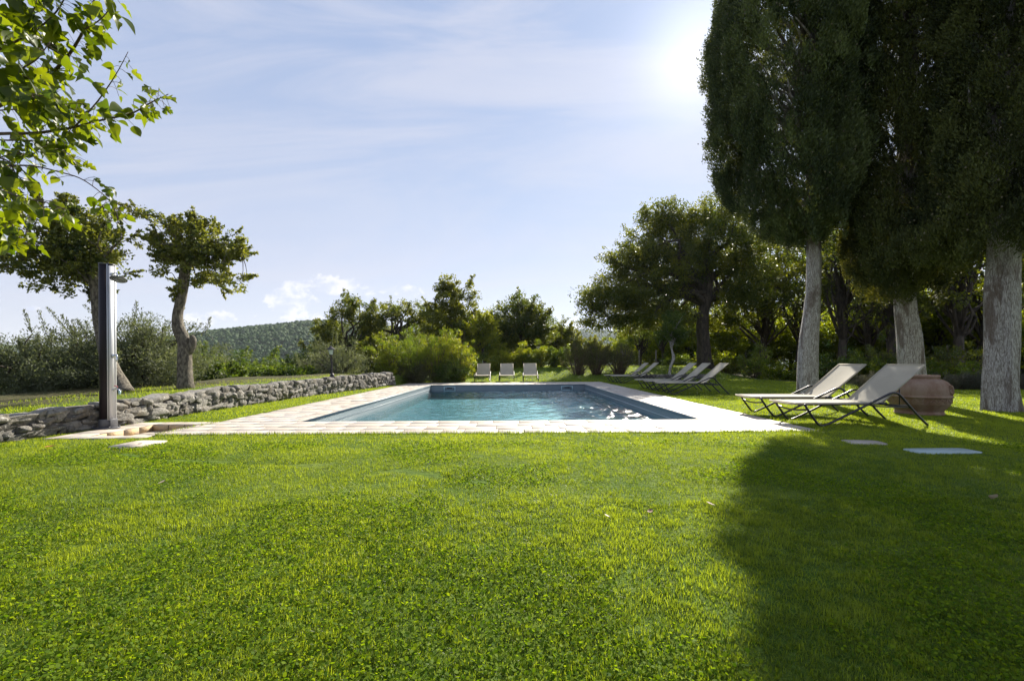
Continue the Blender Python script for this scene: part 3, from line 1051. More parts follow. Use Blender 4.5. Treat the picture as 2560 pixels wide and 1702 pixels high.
M['terra'] = terracotta()
jar = empty('terracotta_jar', (7.13, 7.72, 0.0)); jar.scale = (.93, .93, .97)
tag(jar, 'big round terracotta jar with a flower emblem standing behind the closest lounger', 'jar')
PR = [(0, .0), (.355, .0), (.362, .012), (.362, .035), (.350, .042), (.352, .055), (.345, .062), (.35, .075), (.395, .13), (.435, .19), (.452, .215), (.452, .30), (.464, .308),
      (.478, .318), (.478, .332), (.466, .342), (.464, .36), (.468, .42), (.462, .47), (.440, .53), (.400, .58), (.345, .615), (.302, .630), (.288, .642), (.290, .655), (.300, .665),
      (.303, .685), (.296, .700), (.278, .702), (.262, .690), (.255, .66), (.28, .62), (.38, .55), (.42, .45), (.4, .2), (.30, .06), (0, .05)]
q = Geo(); q.lathe(PR, 64); q.build('body', M['terra'], jar, smooth=True)
# zigzag relief band
q = Geo()
rz_ = .454
nz = 22
for i in range(nz):
    a0 = 2 * PI * i / nz; da = 2 * PI / nz
    for (p, h0, h1) in ((0, .222, .300), (.5, .300, .222)):
        q.tube([(rz_ * math.cos(a0 + p * da), rz_ * math.sin(a0 + p * da), h0), (rz_ * math.cos(a0 + (p + .25) * da), rz_ * math.sin(a0 + (p + .25) * da), (h0 + h1) / 2),
                (rz_ * math.cos(a0 + (p + .5) * da), rz_ * math.sin(a0 + (p + .5) * da), h1)], .006, 5)
q.build('zigzag_band', M['terra'], jar)
# flower emblem on the front right
fa = math.radians(-62)
rc = .470
fc = Vector((rc * math.cos(fa), rc * math.sin(fa), .455))
e1 = Vector((-math.sin(fa), math.cos(fa), 0)); nn = Vector((math.cos(fa), math.sin(fa), .12)).normalized(); e2 = nn.cross(e1)
q = Geo()
for i in range(12):
    a = 2 * PI * i / 12
    P = [fc + (e1 * math.cos(a) + e2 * math.sin(a)) * r_ - nn * (r_ * r_ * .9) for r_ in (.026, .05, .078, .090)]
    q.tube([tuple(x) for x in P], [.004, .013, .015, .004], 6)
cc = [fc + (e1 * math.cos(2 * PI * i / 16) + e2 * math.sin(2 * PI * i / 16)) * .024 for i in range(17)]
q.tube([tuple(x) for x in cc], .006, 6, cap=False)
q.tube([tuple(fc - nn * .01), tuple(fc + nn * .010)], [.012, .008], 8)
q.build('flower_emblem', M['terra'], jar, smooth=True)
for a in (0.12, 0.12 + PI):
    c_, s_ = math.cos(a), math.sin(a)
    P = [(r_ * c_ - o_ * s_, r_ * s_ + o_ * c_, z_) for r_, o_, z_ in ((.38, -.06, .575), (.45, -.045, .60), (.475, 0, .60), (.45, .045, .60), (.38, .06, .575))]
    q = Geo(); q.tube(spline(P, 14), .018, 8); q.build('handle', M['terra'], jar, smooth=True)

# ------------------------------------------------------------------ outdoor shower
M['alu'] = pbr('brushed_aluminium', (0.62, 0.63, 0.66), (0.56, 0.57, 0.6), 20, 0.42, metal=0.35, stretch=(1, 1, .02))
M['black'] = pbr('black_tank', (0.012, 0.009, 0.013), (0.018, 0.013, 0.018), 30, 0.5, spec=.25, stretch=(1, 1, .04))
M['chrome'] = pbr('chrome', (0.62, 0.64, 0.66), (0.55, 0.57, 0.6), 6, 0.18, metal=1.0)
M['red'] = pbr('red_mark', (0.55, 0.03, 0.03), (0.5, 0.03, 0.03), 6, 0.5)
M['greyp'] = pbr('grey_plastic', (0.09, 0.09, 0.1), (0.07, 0.07, 0.08), 8, 0.45)
M['blue'] = pbr('pale_blue_plastic', (0.40, 0.62, 0.62), (0.35, 0.56, 0.58), 8, 0.4)
sh = empty('outdoor_shower', (-5.97, 6.47, ZP + .002))
tag(sh, 'tall black and silver solar shower column standing on the stone platform', 'outdoor shower')


def extrude(prof, z0, z1):
    g = Geo(); n = len(prof)
    V = [(x, y, z0) for x, y in prof] + [(x, y, z1) for x, y in prof]
    F = [(j, (j + 1) % n, n + (j + 1) % n, n + j) for j in range(n)] + [tuple(range(n))[::-1], tuple(range(n, 2 * n))]
    g.add(V, F)
    return g


curve = [(-.088 + .150 * i / 14, .045 - .115 * math.sin(PI * (0.10 + .80 * i / 14)) ** .6) for i in range(15)]
extrude(curve + [(.062, .055), (-.088, .055)], .12, 2.40).build('tank', M['black'], sh)
extrude([(.0625, -.030), (.078, -.026), (.080, .020), (.080, .066), (.0625, .074)], .12, 2.385).build('front_panel', M['alu'], sh)
q = Geo()
q.box((-.096, .050, .12), (-.088, .060, 2.40)); q.box((.055, -.046, .12), (.064, -.034, 2.40))
q.box((-.094, .056, .12), (.084, .078, 2.395))
q.build('edge_trim', M['alu'], sh)
extrude([(x * 1.04, y * 1.03) for x, y in curve] + [(.086, -.025), (.086, .080), (-.094, .080)], 2.40, 2.418).build('top_cap', M['greyp'], sh)
extrude([(x * 1.10, y * 1.10 - .004) for x, y in curve] + [(.094, -.04), (.094, .088), (-.100, .088)], .012, .135).build('base', M['greyp'], sh, bevel=.004)
q = Geo()
n = 24
q.lathe([(0, .0), (.185, .0), (.190, .006), (.185, .014), (.0, .016)], n)
q.V[0][:, 0] *= .92; q.V[0][:, 1] *= .72
q.build('foot_plate', M['greyp'], sh)
for a_, b_ in ((-.12, -.09), (.12, -.085), (.145, .05), (-.13, .06)):
    q = Geo(); q.tube([(a_, b_, .01), (a_, b_, .034)], .011, 6); q.build('bolt', M['greyp'], sh)
q = Geo(); q.tube(spline([(.078, .02, 2.27), (.10, .02, 2.285), (.14, .005, 2.285), (.175, -.01, 2.262), (.20, -.02, 2.225)], 16), .009, 8)
q.tube([(.076, .02, 2.27), (.086, .02, 2.27)], .022, 12)
ho = q.build('shower_arm', M['chrome'], sh, smooth=True)
q = Geo()
q.lathe([(0, .02), (.025, .02), (.035, .006), (.098, -.002), (.102, -.010), (.098, -.016), (0, -.016)], 32)
hd = q.build('shower_head', M['greyp'], sh, smooth=True); hd.location = (.215, -.022, 2.19); hd.rotation_euler = (-.34, -.12, 0)
q = Geo()
for rr in (.03, .055, .08):
    P = [(rr * math.cos(a), rr * math.sin(a), -.0175) for a in np.linspace(0, 2 * PI, 25)]
    q.tube(P, .003, 4, cap=False)
q.build('nozzle_ring', M['chrome'], hd)
q = Geo(); q.box((.0805, .0, 2.185), (.082, .012, 2.20)); q.box((.0805, .016, 2.195), (.082, .028, 2.21)); q.box((.0805, .016, 2.175), (.082, .024, 2.187))
q.build('red_logo', M['red'], sh)
q = Geo()
q.tube([(.079, .02, 1.06), (.105, .02, 1.06), (.118, .02, 1.06)], [.030, .030, .022], 16)
q.tube(spline([(.105, .02, 1.065), (.128, .018, 1.08), (.150, .012, 1.055), (.156, .008, 1.00), (.150, .006, .975)], 12), [.016, .014, .012, .013, .007], 8)
q.build('mixer_lever', M['chrome'], sh, smooth=True)
q = Geo()
q.tube([(.079, .02, .56), (.088, .02, .56)], .020, 12)
q.tube(spline([(.080, .02, .56), (.11, .02, .575), (.15, .012, .575), (.185, .006, .565), (.195, .004, .545)], 12), .0105, 8)
q.tube([(.145, .012, .58), (.145, .012, .615)], .008, 8)
tp = q.build('tap', M['chrome'], sh, smooth=True)
q = Geo(); q.tube([(.10, .02, .622), (.145, .012, .615), (.16, .01, .60)], .0055, 6); q.build('tap_handle', M['red'], tp)
q = Geo(); q.tube([(.195, .004, .55), (.198, .003, .495)], [.016, .012], 10); q.build('hose_coupling', M['blue'], tp)
q = Geo(); q.tube(spline([(-.10, .03, .045), (-.15, .02, .13), (-.185, .0, .14), (-.20, -.01, .09), (-.195, -.01, .01)], 20), .008, 8)
q.build('hose_loop', M['greyp'], sh, smooth=True)

# ------------------------------------------------------------------ lamp post on the wall
ly = 14.05
lp = empty('garden_lamp', (float(wallx(ly)) - .02, ly, float(wallh(ly)) - .01))
tag(lp, 'small black lantern on a short post standing on the stone wall', 'garden lamp')
lp.rotation_euler = (0, -.035, .35)
q = Geo(); q.lathe([(0, 0), (.075, 0), (.078, .02), (.068, .06), (.055, .10), (.048, .12), (.040, .125), (.036, .14), (0, .14)], 8); q.build('foot', M['iron'], lp)
q = Geo(); q.lathe([(.036, .14), (.030, .3), (.024, .62), (.022, .70), (.034, .705), (.034, .715), (.02, .72)], 12); q.build('post', M['iron'], lp)
q = Geo()
for i in range(4):
    a = PI / 4 + i * PI / 2
    q.tube([(.052 * 1.41 * math.cos(a), .052 * 1.41 * math.sin(a), .735), (.082 * 1.41 * math.cos(a), .082 * 1.41 * math.sin(a), .895)], .0065, 5)
q.box((-.06, -.06, .718), (.06, .06, .735))
q.build('lantern_frame', M['iron'], lp)
q = Geo()
V = [(s * .085, t * .085, .895) for s, t in ((-1, -1), (1, -1), (1, 1), (-1, 1))]
V = [(s * .13, t * .13, .893) for s, t in ((-1, -1), (1, -1), (1, 1), (-1, 1))] + [(s * .12, t * .12, .912) for s, t in ((-1, -1), (1, -1), (1, 1), (-1, 1))] + \
    [(s * .055, t * .055, .965) for s, t in ((-1, -1), (1, -1), (1, 1), (-1, 1))] + [(s * .045, t * .045, .985) for s, t in ((-1, -1), (1, -1), (1, 1), (-1, 1))] + [(0, 0, 1.03)]
F = [(3, 2, 1, 0)]
for q0 in (0, 4, 8):
    F += [(q0 + j, q0 + (j + 1) % 4, q0 + 4 + (j + 1) % 4, q0 + 4 + j) for j in range(4)]
F += [(12 + j, 12 + (j + 1) % 4, 16) for j in range(4)]
q.add(V, F); q.build('lantern_roof', M['iron'], lp)
m, t, out = new_mat('frosted_glass')
p = t.n('ShaderNodeBsdfPrincipled'); p.inputs['Roughness'].default_value = .4; p.inputs['Base Color'].default_value = (.62, .72, .70, 1)
tr = t.n('ShaderNodeBsdfTranslucent'); tr.inputs['Color'].default_value = (.75, .85, .82, 1)
ms = t.n('ShaderNodeMixShader'); ms.inputs[0].default_value = .6
t.l(p.outputs[0], ms.inputs[1]); t.l(tr.outputs[0], ms.inputs[2]); t.l(ms.outputs[0], out.inputs[0])
q = Geo()
b0 = [(s * .049, t_ * .049, .737) for s, t_ in ((-1, -1), (1, -1), (1, 1), (-1, 1))]; b1 = [(s * .079, t_ * .079, .89) for s, t_ in ((-1, -1), (1, -1), (1, 1), (-1, 1))]
q.add(b0 + b1, np.array([(j, (j + 1) % 4, 4 + (j + 1) % 4, 4 + j) for j in range(4)]))
q.build('lantern_glass', m, lp)


# ------------------------------------------------------------------ vegetation
def unit(v_): return v_ / (np.linalg.norm(v_, axis=-1, keepdims=True) + 1e-9)


def leaf_cloud(geo, C, CR, per, size, rng, aspect=.55, upd=0.0, outd=.6, flat=.8, tmean=.45, tvar=.2, ctint=None, fold=.12, stretch=1.0, dirv=None):
    """per leaves round every clump centre C with radius CR"""
    n = len(C)
    if n == 0: return
    D = unit(rng.normal(0, 1, (n, per, 3)))
    rr = rng.random((n, per, 1)) ** .5
    off = D * rr * np.asarray(CR)[:, None, None]
    off[..., 2] *= flat * stretch
    P = (np.asarray(C)[:, None, :] + off).reshape(-1, 3)
    d_ = unit(D.reshape(-1, 3) * outd + rng.normal(0, .6, (n * per, 3)) + np.array([0, 0, upd]))
    if dirv is not None:
        d_ = unit(d_ + np.repeat(dirv, per, 0))
    nr = unit(rng.normal(0, 1, (n * per, 3)) + np.array([0, 0, .5]))
    s = unit(np.cross(d_, nr)); nr = np.cross(s, d_)
    L = (size * (.6 + .8 * rng.random(n * per)))[:, None]
    W = L * aspect
    p0 = P - d_ * L * .5; p2 = P + d_ * L * .5
    p1 = P + s * W * .5 + nr * W * fold; p3 = P - s * W * .5 + nr * W * fold
    V = np.stack([p0, p1, p2, p3], 1).reshape(-1, 3)
    F = np.arange(len(V)).reshape(-1, 4)
    ct = rng.normal(tmean, tvar, n) if ctint is None else ctint
    T = np.repeat(np.clip(np.repeat(ct, per) + rng.normal(0, .16, n * per), 0, 1.3), 4)
    geo.add(V, F, T)


def ell_points(ells, n, rng, power=2.3, rough=.30):
    vol = np.array([e[3] * e[4] * e[5] for e in ells]) ** .8
    k = rng.choice(len(ells), n, p=vol / vol.sum())
    E = np.array(ells)[k]
    D = unit(rng.normal(0, 1, (n, 3)))
    r_ = rng.random(n) ** (1 / power)
    nz = 1 + rough * 2 * (vnoise(D[:, 0] + k * 3.1, D[:, 1] + k, D[:, 2], 2.3) - .5)
    return E[:, :3] + D * E[:, 3:6] * (r_ * nz)[:, None], r_


def limb(geo, a, b, r0, r1, rng, bow=.18, n=7, sides=6, sag=0.0):
    a, b = np.array(a, float), np.array(b, float)
    L = np.linalg.norm(b - a)
    mids = [a]
    for s in (.3, .65):
        mids.append(a + (b - a) * s + rng.normal(0, bow * L * .5, 3) * np.array([1, 1, .6]) + np.array([0, 0, L * bow * .5 - sag * L * s]))
    mids.append(b)
    P = spline(mids, n)
    V, F = tube(P, [r0, (r0 + r1) / 2, r1], sides)
    geo.add(V, F)
    return P


def tree(name, label, cat, base, trunk, tr, ells, nc, cr, per, leaf, mat, bark, seed, limbs=14, twigs=0, group=None, tm=.45, tv=.22, fork=.75,
         sunny=None, aspect=.55, power=2.3, rough=.30, bumps=0.04, upd=0.0, sidesT=12, limb_r=.45, sprigs=60, slen=None):
    """base: world point; trunk: points relative to base; tr: radii; ells: crown ellipsoids relative to base"""
    rng = np.random.default_rng(seed)
    root = empty(name, base)
    tag(root, label, cat, group)
    g = Geo()
    tp_ = spline(trunk, 26)
    V, F = tube(tp_, tr, sidesT)
    c_ = vnoise(V[:, 0] * 3 + seed, V[:, 1] * 3, V[:, 2] * 1.2, 2.5) - .5
    ax = np.repeat(tp_, sidesT, 0)
    V = ax + (V - ax) * (1 + 1.6 * bumps / max(tr) * c_[:, None])
    flare = np.exp(-np.maximum(V[:, 2] - trunk[0][2], 0) / (max(tr) * 1.2))[:, None]
    V[:, :2] = ax[:, :2] + (V[:, :2] - ax[:, :2]) * (1 + .35 * flare)
    g.add(V, F)
    C, rad = ell_points(ells, nc, rng, power, rough)
    CR = cr * (.6 + .8 * rng.random(nc))
    order = rng.permutation(nc)[:limbs]
    mains = []; usedc = list(order)
    for i in order:
        s = fork + (1 - fork) * rng.random()
        a = tp_[min(int(s * 25), 25)]
        r_ = tr[-1] * (limb_r + .35 * rng.random())
        mains.append(limb(g, a, C[i], r_, r_ * .22, rng))
    if mains:
        allp = np.concatenate([m_[2:] for m_ in mains])
        for i in rng.permutation(nc)[:twigs]:
            usedc.append(i)
            dd_ = np.linalg.norm(allp - C[i], axis=1)
            a = allp[int(np.argmin(dd_))]
            r_ = max(tr[-1] * .13, .006)
            limb(g, a, C[i], r_, r_ * .35, rng, .12, 5, 4)
    cen = C.mean(0); usedc = np.array(usedc); out = usedc[np.argsort(-rad[usedc])][:max(len(usedc) * 2 // 3, 1)]; SC, SD = [], []
    sl = slen or cr * 1.5
    for i in rng.choice(out, sprigs):
        dd_ = unit(C[i] - cen + np.array([0, 0, .35 * rng.random()])) + rng.normal(0, .3, 3); dd_ = unit(dd_ + np.array([0, 0, .45]))
        e_ = C[i] + dd_ * (CR[i] * .6 + sl * rng.uniform(.4, 1.1))
        limb(g, C[i], e_, .012, .004, rng, .1, 5, 4)
        for s in (.35, .5, .62, .74, .86, .97):
            SC.append(C[i] + (e_ - C[i]) * s + rng.normal(0, cr * .07, 3)); SD.append(dd_)
    g.build('trunk', M[bark], root, smooth=True)
    g = Geo()
    if SC:
        leaf_cloud(g, np.array(SC), np.full(len(SC), cr * .30), 9, leaf * .95, rng, aspect=aspect, tmean=min(tm + .15, .9), dirv=np.array(SD) * .5)
    ct = rng.normal(tm, tv, nc)
    leaf_cloud(g, C, CR, per, leaf, rng, aspect=aspect, ctint=ct, upd=upd)
    g.build('crown', M[mat], root)
    return root


def Zat(px, py, Yd): return HC + (905 - .006 * (px - 1280) - py) / FPX * Yd
def Xat(px, Yd): return (px - 1280) / FPX * Yd


# --- two small clipped oaks on the terrace left
bx_, by_ = -7.78, 8.8
bz = float(H(bx_, by_)) - .03
tree('oak_tree', 'small round-headed oak with leaning trunk behind the shower column', 'tree', (bx_, by_, bz),
     [(0.06, 0, 0), (-.12, .02, .28), (-.33, .0, .75), (-.46, .03, 1.3), (-.53, 0, 1.9), (-.56, 0, 2.35)], [.135, .11, .105, .10, .10],
     [(-1.05, 0, 2.85, .84, .8, .72), (-.75, .1, 2.6, .58, .7, .58), (-1.35, -.1, 2.6, .62, .7, .5), (-.55, 0, 3.0, .46, .5, .42), (-.9, 0, 3.45, .65, .6, .38), (-1.85, 0, 2.6, .30, .4, .16)],
     330, .155, 54, .066, 'oak_near', 'bark_lichen', 21, limbs=26, twigs=80, sprigs=130, slen=.24, group='round-headed oaks on the wall terrace', tm=.5, tv=.3, rough=.55, fork=.88, limb_r=.15)
bx_, by_ = -7.05, 9.5
bz = float(H(bx_, by_)) - .03
k = 9.5 / FPX


def tb(px, py): return ((px - 464) * k, 0, (970 - py) * k)


tB = tree('oak_tree', 'small crooked oak with a swollen knot in its trunk, growing behind the stone wall', 'tree', (bx_, by_, bz),
     [tb(464, 978), tb(463, 900), tb(461, 850), tb(448, 815), tb(445, 780), tb(455, 740), tb(462, 700), tb(468, 650), tb(472, 610)], [.135, .125, .125, .10, .095, .10, .095],
     [(.20, 0, 2.92, .70, .65, .62), (.65, 0, 3.05, .55, .5, .50), (-.22, 0, 3.05, .34, .4, .46), (.02, 0, 3.48, .52, .45, .26), (1.05, 0, 3.0, .32, .3, .2), (-.75, 0, 3.75, .50, .25, .09), (.95, 0, 2.35, .35, .3, .22), (-.3, 0, 2.55, .3, .3, .25)],
     250, .14, 50, .064, 'oak_near', 'bark_lichen', 33, limbs=26, twigs=90, sprigs=130, slen=.24, group='round-headed oaks on the wall terrace', tm=.68, tv=.3, rough=.55, fork=.88, limb_r=.15)
q = Geo()
P = spline([tb(470, 880), tb(480, 862), tb(483, 845), tb(479, 835)], 8)
V, F = tube(P, [.07, .08, .07, .04], 10); q.add(V, F)
q.build('knot', M['bark_lichen'], tB, smooth=True)

# --- cypresses
def cypress(label, base, trunk, tr, prof, seed, nc, zmax_dense=13, gaps=.33, k=1.0):
    rng = np.random.default_rng(seed)
    base = (base[0] * k, base[1] * k, 0)
    trunk = [(a * k, b * k, max(HC + (c - HC) * k, 0) if c > .3 else c) for a, b, c in trunk]
    tr = [t_ * k for t_ in tr]
    prof = [(HC + (z_ - HC) * k, r_ * k, a * k, b * k) for z_, r_, a, b in prof]
    zmax_dense = 10.5
    root = empty('cypress_tree', base); tag(root, label, 'cypress', 'tall cypresses on the right of the lawn')
    cmat = 'cypress' if seed == 5 else 'cypress_shade_brown'  # other two crowns take the foliage colour with shade painted in
    g = Geo()
    tp_ = spline(trunk, 40); n = 28
    V, F = tube(tp_, tr, n)
    ax = np.repeat(tp_, n, 0); dr = V - ax
    an = np.arctan2(dr[:, 1], dr[:, 0])
    fl = .10 * np.sin(an * 4 + V[:, 2] * .5 + seed) + .06 * np.sin(an * 9 + V[:, 2] * .7) + .16 * (vnoise(V[:, 0] * 2, V[:, 1] * 2, V[:, 2] * .6 + seed, 1.6) - .5)
    flare = np.exp(-np.maximum(V[:, 2], 0) / .35)
    V = ax + dr * (1 + fl + .07 * flare * (1 + 1.0 * np.sin(an * 5)))[:, None]
    g.add(V, F)
    # rising inner branches
    pr = np.array(prof)
    for _ in range(90):
        z0 = rng.uniform(pr[0, 0] + .1, 10); a = rng.random() * 2 * PI
        z1 = z0 + rng.uniform(.8, 2.2); r1 = np.interp(z1, pr[:, 0], pr[:, 1]) * rng.uniform(.5, .9)
        c0 = np.array([np.interp(z0, tp_[:, 2], tp_[:, 0]), np.interp(z0, tp_[:, 2], tp_[:, 1]), z0])
        c1 = np.array([np.interp(z1, pr[:, 0], pr[:, 2]) + r1 * math.cos(a), np.interp(z1, pr[:, 0], pr[:, 3]) + r1 * math.sin(a), z1])
        limb(g, c0, c1, .05, .012, rng, .12, 6, 5)
    g.build('trunk', M['cbark'], root, smooth=True)
    g = Geo()
    zs = []
    while len(zs) < nc:
        z = rng.uniform(pr[0, 0], pr[-1, 0]); r_ = np.interp(z, pr[:, 0], pr[:, 1])
        if rng.random() < (r_ / pr[:, 1].max()) * (1.0 if z < zmax_dense else .35):
            zs.append(z)
    z = np.array(zs); a = rng.random(nc) * 2 * PI
    lob = .95 + .09 * np.sin(a * 5 + z * .9) + .22 * (vnoise(np.cos(a) * 2 + seed, np.sin(a) * 2, z * .55, 1.7) - .5)
    sh_ = np.where(rng.random(nc) < .72, 1 - .10 * rng.random(nc), .45 + .45 * rng.random(nc))
    tuft = fbm(np.cos(a) * 9 + seed, np.sin(a) * 9, z * 1.5, .9, 2) - .5
    zz = z - 1.1 * (vnoise(np.cos(a) * 4 + seed, np.sin(a) * 4, 0, 1.4) - .5)
    r_ = np.interp(zz, pr[:, 0], pr[:, 1], left=.12) * lob * sh_ + .60 * tuft * np.minimum(1, np.interp(z, pr[:, 0], pr[:, 1]))
    C = np.stack([np.interp(z, pr[:, 0], pr[:, 2]) + r_ * np.cos(a), np.interp(z, pr[:, 0], pr[:, 3]) + r_ * np.sin(a), z], -1)
    keep = fbm(C[:, 0] + seed, C[:, 1], C[:, 2] * .5, 1.3, 2) > gaps * (.75 + .5 * rng.random(nc))
    C, a = C[keep], a[keep]
    m_ = len(C)
    dv = np.stack([np.cos(a) * .55, np.sin(a) * .55, np.full(m_, 1.0)], -1)
    ct = np.clip(rng.normal(.42, .22, m_) + 1.3 * (vnoise(C[:, 0], C[:, 1], C[:, 2] * .7, 2.2) - .5), 0, 1.25)
    leaf_cloud(g, C, .08 + .09 * rng.random(m_), 66, .064, rng, aspect=.32, outd=.45, ctint=ct, stretch=2.2, dirv=np.repeat(dv, 1, 0) * 1.2, fold=.2)
    # small cones
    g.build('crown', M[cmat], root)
    k2 = rng.permutation(m_)[:600]
    q = Geo()
    oc = np.array([(1, 0, 0), (-1, 0, 0), (0, 1, 0), (0, -1, 0), (0, 0, 1), (0, 0, -1)], float)
    of = np.array([(0, 2, 4), (2, 1, 4), (1, 3, 4), (3, 0, 4), (2, 0, 5), (1, 2, 5), (3, 1, 5), (0, 3, 5)])
    for i in k2:
        q.add(C[i] + np.array([math.cos(a[i]), math.sin(a[i]), 0]) * .17 + rng.normal(0, .06, 3) + oc * .022, of)
    tag(q.build('cones', M['cone'], root), kind='stuff')
    return root


M['cone'] = pbr('cypress_cone', (0.16, 0.14, 0.08), (0.10, 0.08, 0.05), 9, 0.8)
cypress('tall cypress with pale grey trunk nearest the pool, its left side open to the sky', (7.36, 10.9, 0),
        [(-.04, 0, -.05), (-.04, 0, .6), (0, 0, 1.5), (.08, 0, 2.3), (.13, 0, 3.4), (.1, 0, 8), (0, 0, 13)], [.215, .205, .20, .185, .165, .16, .13, .05],
        [(3.80, .3, -.05, 0), (4.15, .85, -.36, 0), (4.5, 1.25, -.40, 0), (5.04, 1.52, -.45, 0), (5.5, 1.64, -.52, 0), (6.5, 1.66, -.50, 0), (7.19, 1.72, -.50, 0), (8.64, 1.80, -.56, 0), (9.9, 1.72, -.45, 0), (12, 1.5, -.4, 0), (14.5, .9, -.2, 0), (16, .2, 0, 0)], 5, 9400, gaps=.385)
cypress('tall dark cypress whose trunk rises behind the terracotta jar', (10.5, 11.6, 0),
        [(.1, 0, -.05), (.03, 0, .7), (-.02, 0, 1.6), (-.12, 0, 2.4), (-.15, 0, 4), (0, 0, 8), (0, 0, 16)], [.285, .265, .26, .235, .22, .2, .05],
        [(2.5, .3, -.1, 0), (2.9, .85, -.15, 0), (3.5, 1.2, -.1, 0), (4.2, 1.5, 0, 0), (6, 1.6, .05, 0), (9, 1.6, .1, 0), (13, 1.5, .1, 0), (17, .4, 0, 0)], 6, 7600, gaps=.38, k=.862)
cypress('big cypress with thick fluted grey trunk at the right edge of the picture', (8.97, 8.05, 0),
        [(0, 0, -.05), (-.03, 0, .5), (0, 0, 1.3), (0, 0, 2.2), (.05, 0, 3.2), (.2, 0, 8), (.2, 0, 15)], [.265, .242, .236, .222, .20, .17, .05],
        [(2.75, .3, -.7, .2), (3.05, 1.1, -.4, .2), (3.5, 1.35, .1, .1), (4.2, 1.35, .3, 0), (5.2, 1.30, .5, 0), (7, 1.3, .6, 0), (10, 1.3, .6, 0), (13, 1.1, .5, 0), (16, .3, .3, 0)], 8, 7600, gaps=.37)

# --- big oak behind the loungers
Yd = 27.0
bX = Xat(1765, Yd); bZ = float(H(bX, Yd)) - .1
def rel(px, py, dy=0): return (Xat(px, Yd + dy) - bX, dy, Zat(px, py, Yd + dy) - bZ)
def ell(px, py, rx, rz, ry=None, dy=0):
    a = rel(px, py, dy); s = (Yd + dy) / FPX
    return (a[0], a[1], a[2], rx * s, (ry if ry else rx) * s, rz * s)
tree('oak_tree', 'large spreading oak with broad crown and forked dark trunk behind the shaded loungers', 'tree', (bX, Yd, bZ),
     [(0, 0, 0), rel(1762, 900), rel(1758, 850), rel(1757, 800), rel(1768, 740), rel(1775, 680)], [.48, .40, .36, .30, .26],
     [ell(1640, 690, 105, 70, dy=0), ell(1740, 610, 110, 85), ell(1560, 740, 85, 55), ell(1500, 745, 50, 50), ell(1495, 800, 36, 28), ell(1850, 640, 90, 80), ell(1670, 560, 62, 42), ell(1790, 540, 60, 50),
      ell(1640, 780, 80, 35), ell(1860, 740, 70, 50, dy=-1), ell(1740, 730, 70, 45, dy=2), ell(1575, 805, 62, 28), ell(1690, 800, 60, 26, dy=2), ell(1820, 800, 55, 30, dy=2), ell(1600, 640, 75, 55)],
     1120, .56, 120, .125, 'oak', 'bark', 41, limbs=46, twigs=170, sprigs=170, slen=.7, tm=.38, tv=.25, rough=.34, power=2.4, bumps=.08)

# --- wood behind: three shapes of oak, copied
def oak_proto(seed, tm, mat='oak', name='oak_tree', lean=.3, low=1.1):
    return tree(name, 'x', 'tree', (0, 0, 0), [(0, 0, -.2), (lean * .2, 0, 1.2), (lean * .6, .1, 2.4), (lean, 0, 3.6)], [.22, .17, .15, .12],
                [(0, 0, 6.0, 2.6, 2.5, 1.9), (-1.6, .3, 4.8, 1.8, 1.7, 1.4), (1.7, -.2, 5.0, 1.8, 1.8, 1.3), (.4, 0, 7.4, 1.4, 1.4, 1.0), (-.6, -1.3, 4.0, 1.6, 1.4, 1.0), (1.2, 1.0, 3.4, 1.6, 1.5, .8)],
                150, .46, 85, .125, mat, 'bark', seed, limbs=34, twigs=70, group='oaks of the wood behind the lawn', tm=tm, tv=.25, rough=.4, power=2.2, fork=.38, limb_r=.35)


PO = [oak_proto(51, .45), oak_proto(52, .6, 'green_shrub', lean=-.4), oak_proto(53, .35, lean=.1)]
used = [False] * 3
WOOD = [  # px of trunk, depth, scale, kind, label
    (1905, 30, 1.25, 0, 'slender forked oak in the gap between the big oak and the first cypress'),
    (1995, 33, 1.35, 1, 'bright green oak showing just left of the first pale cypress trunk'),
    (2105, 25, 1.15, 2, 'dark leaning oak between the first and second cypress trunks'),
    (2175, 30, 1.35, 1, 'sunlit green oak seen behind the backrest tops of the closest loungers'),
    (2230, 24, 1.1, 0, 'oak immediately left of the middle cypress trunk'),
    (2395, 22, 1.15, 2, 'dark ivy-clad oak halfway between the jar and the rightmost trunk'),
    (2450, 27, 1.3, 1, 'bright green oak close to the left side of the rightmost trunk'),
    (2620, 24, 1.2, 0, 'oak at the right picture edge behind the rightmost trunk'),
    (1660, 33, .62, 1, 'low yellow green tree under the left side of the big oak crown'),
    (1600, 36, .58, 1, 'low yellow green tree behind the two wire fence posts'),
    (1720, 38, .75, 1, 'low green tree directly behind the small pale-stemmed tree'),
]
for i, (px, Yd_, s, kd, lab) in enumerate(WOOD):
    x = Xat(px, Yd_)
    if not used[kd]:
        o = PO[kd]; used[kd] = True
    else:
        o = dup(PO[kd], (0, 0, 0), 0)
    o.location = (x, Yd_, float(H(x, Yd_)) - .05)
    o.rotation_euler = (0, 0, (i * 2.4) % 6.28); o.scale = (s, s, s * (.95 + .1 * (i % 3)))
    tag(o, lab, 'tree', 'oaks of the wood behind the lawn')

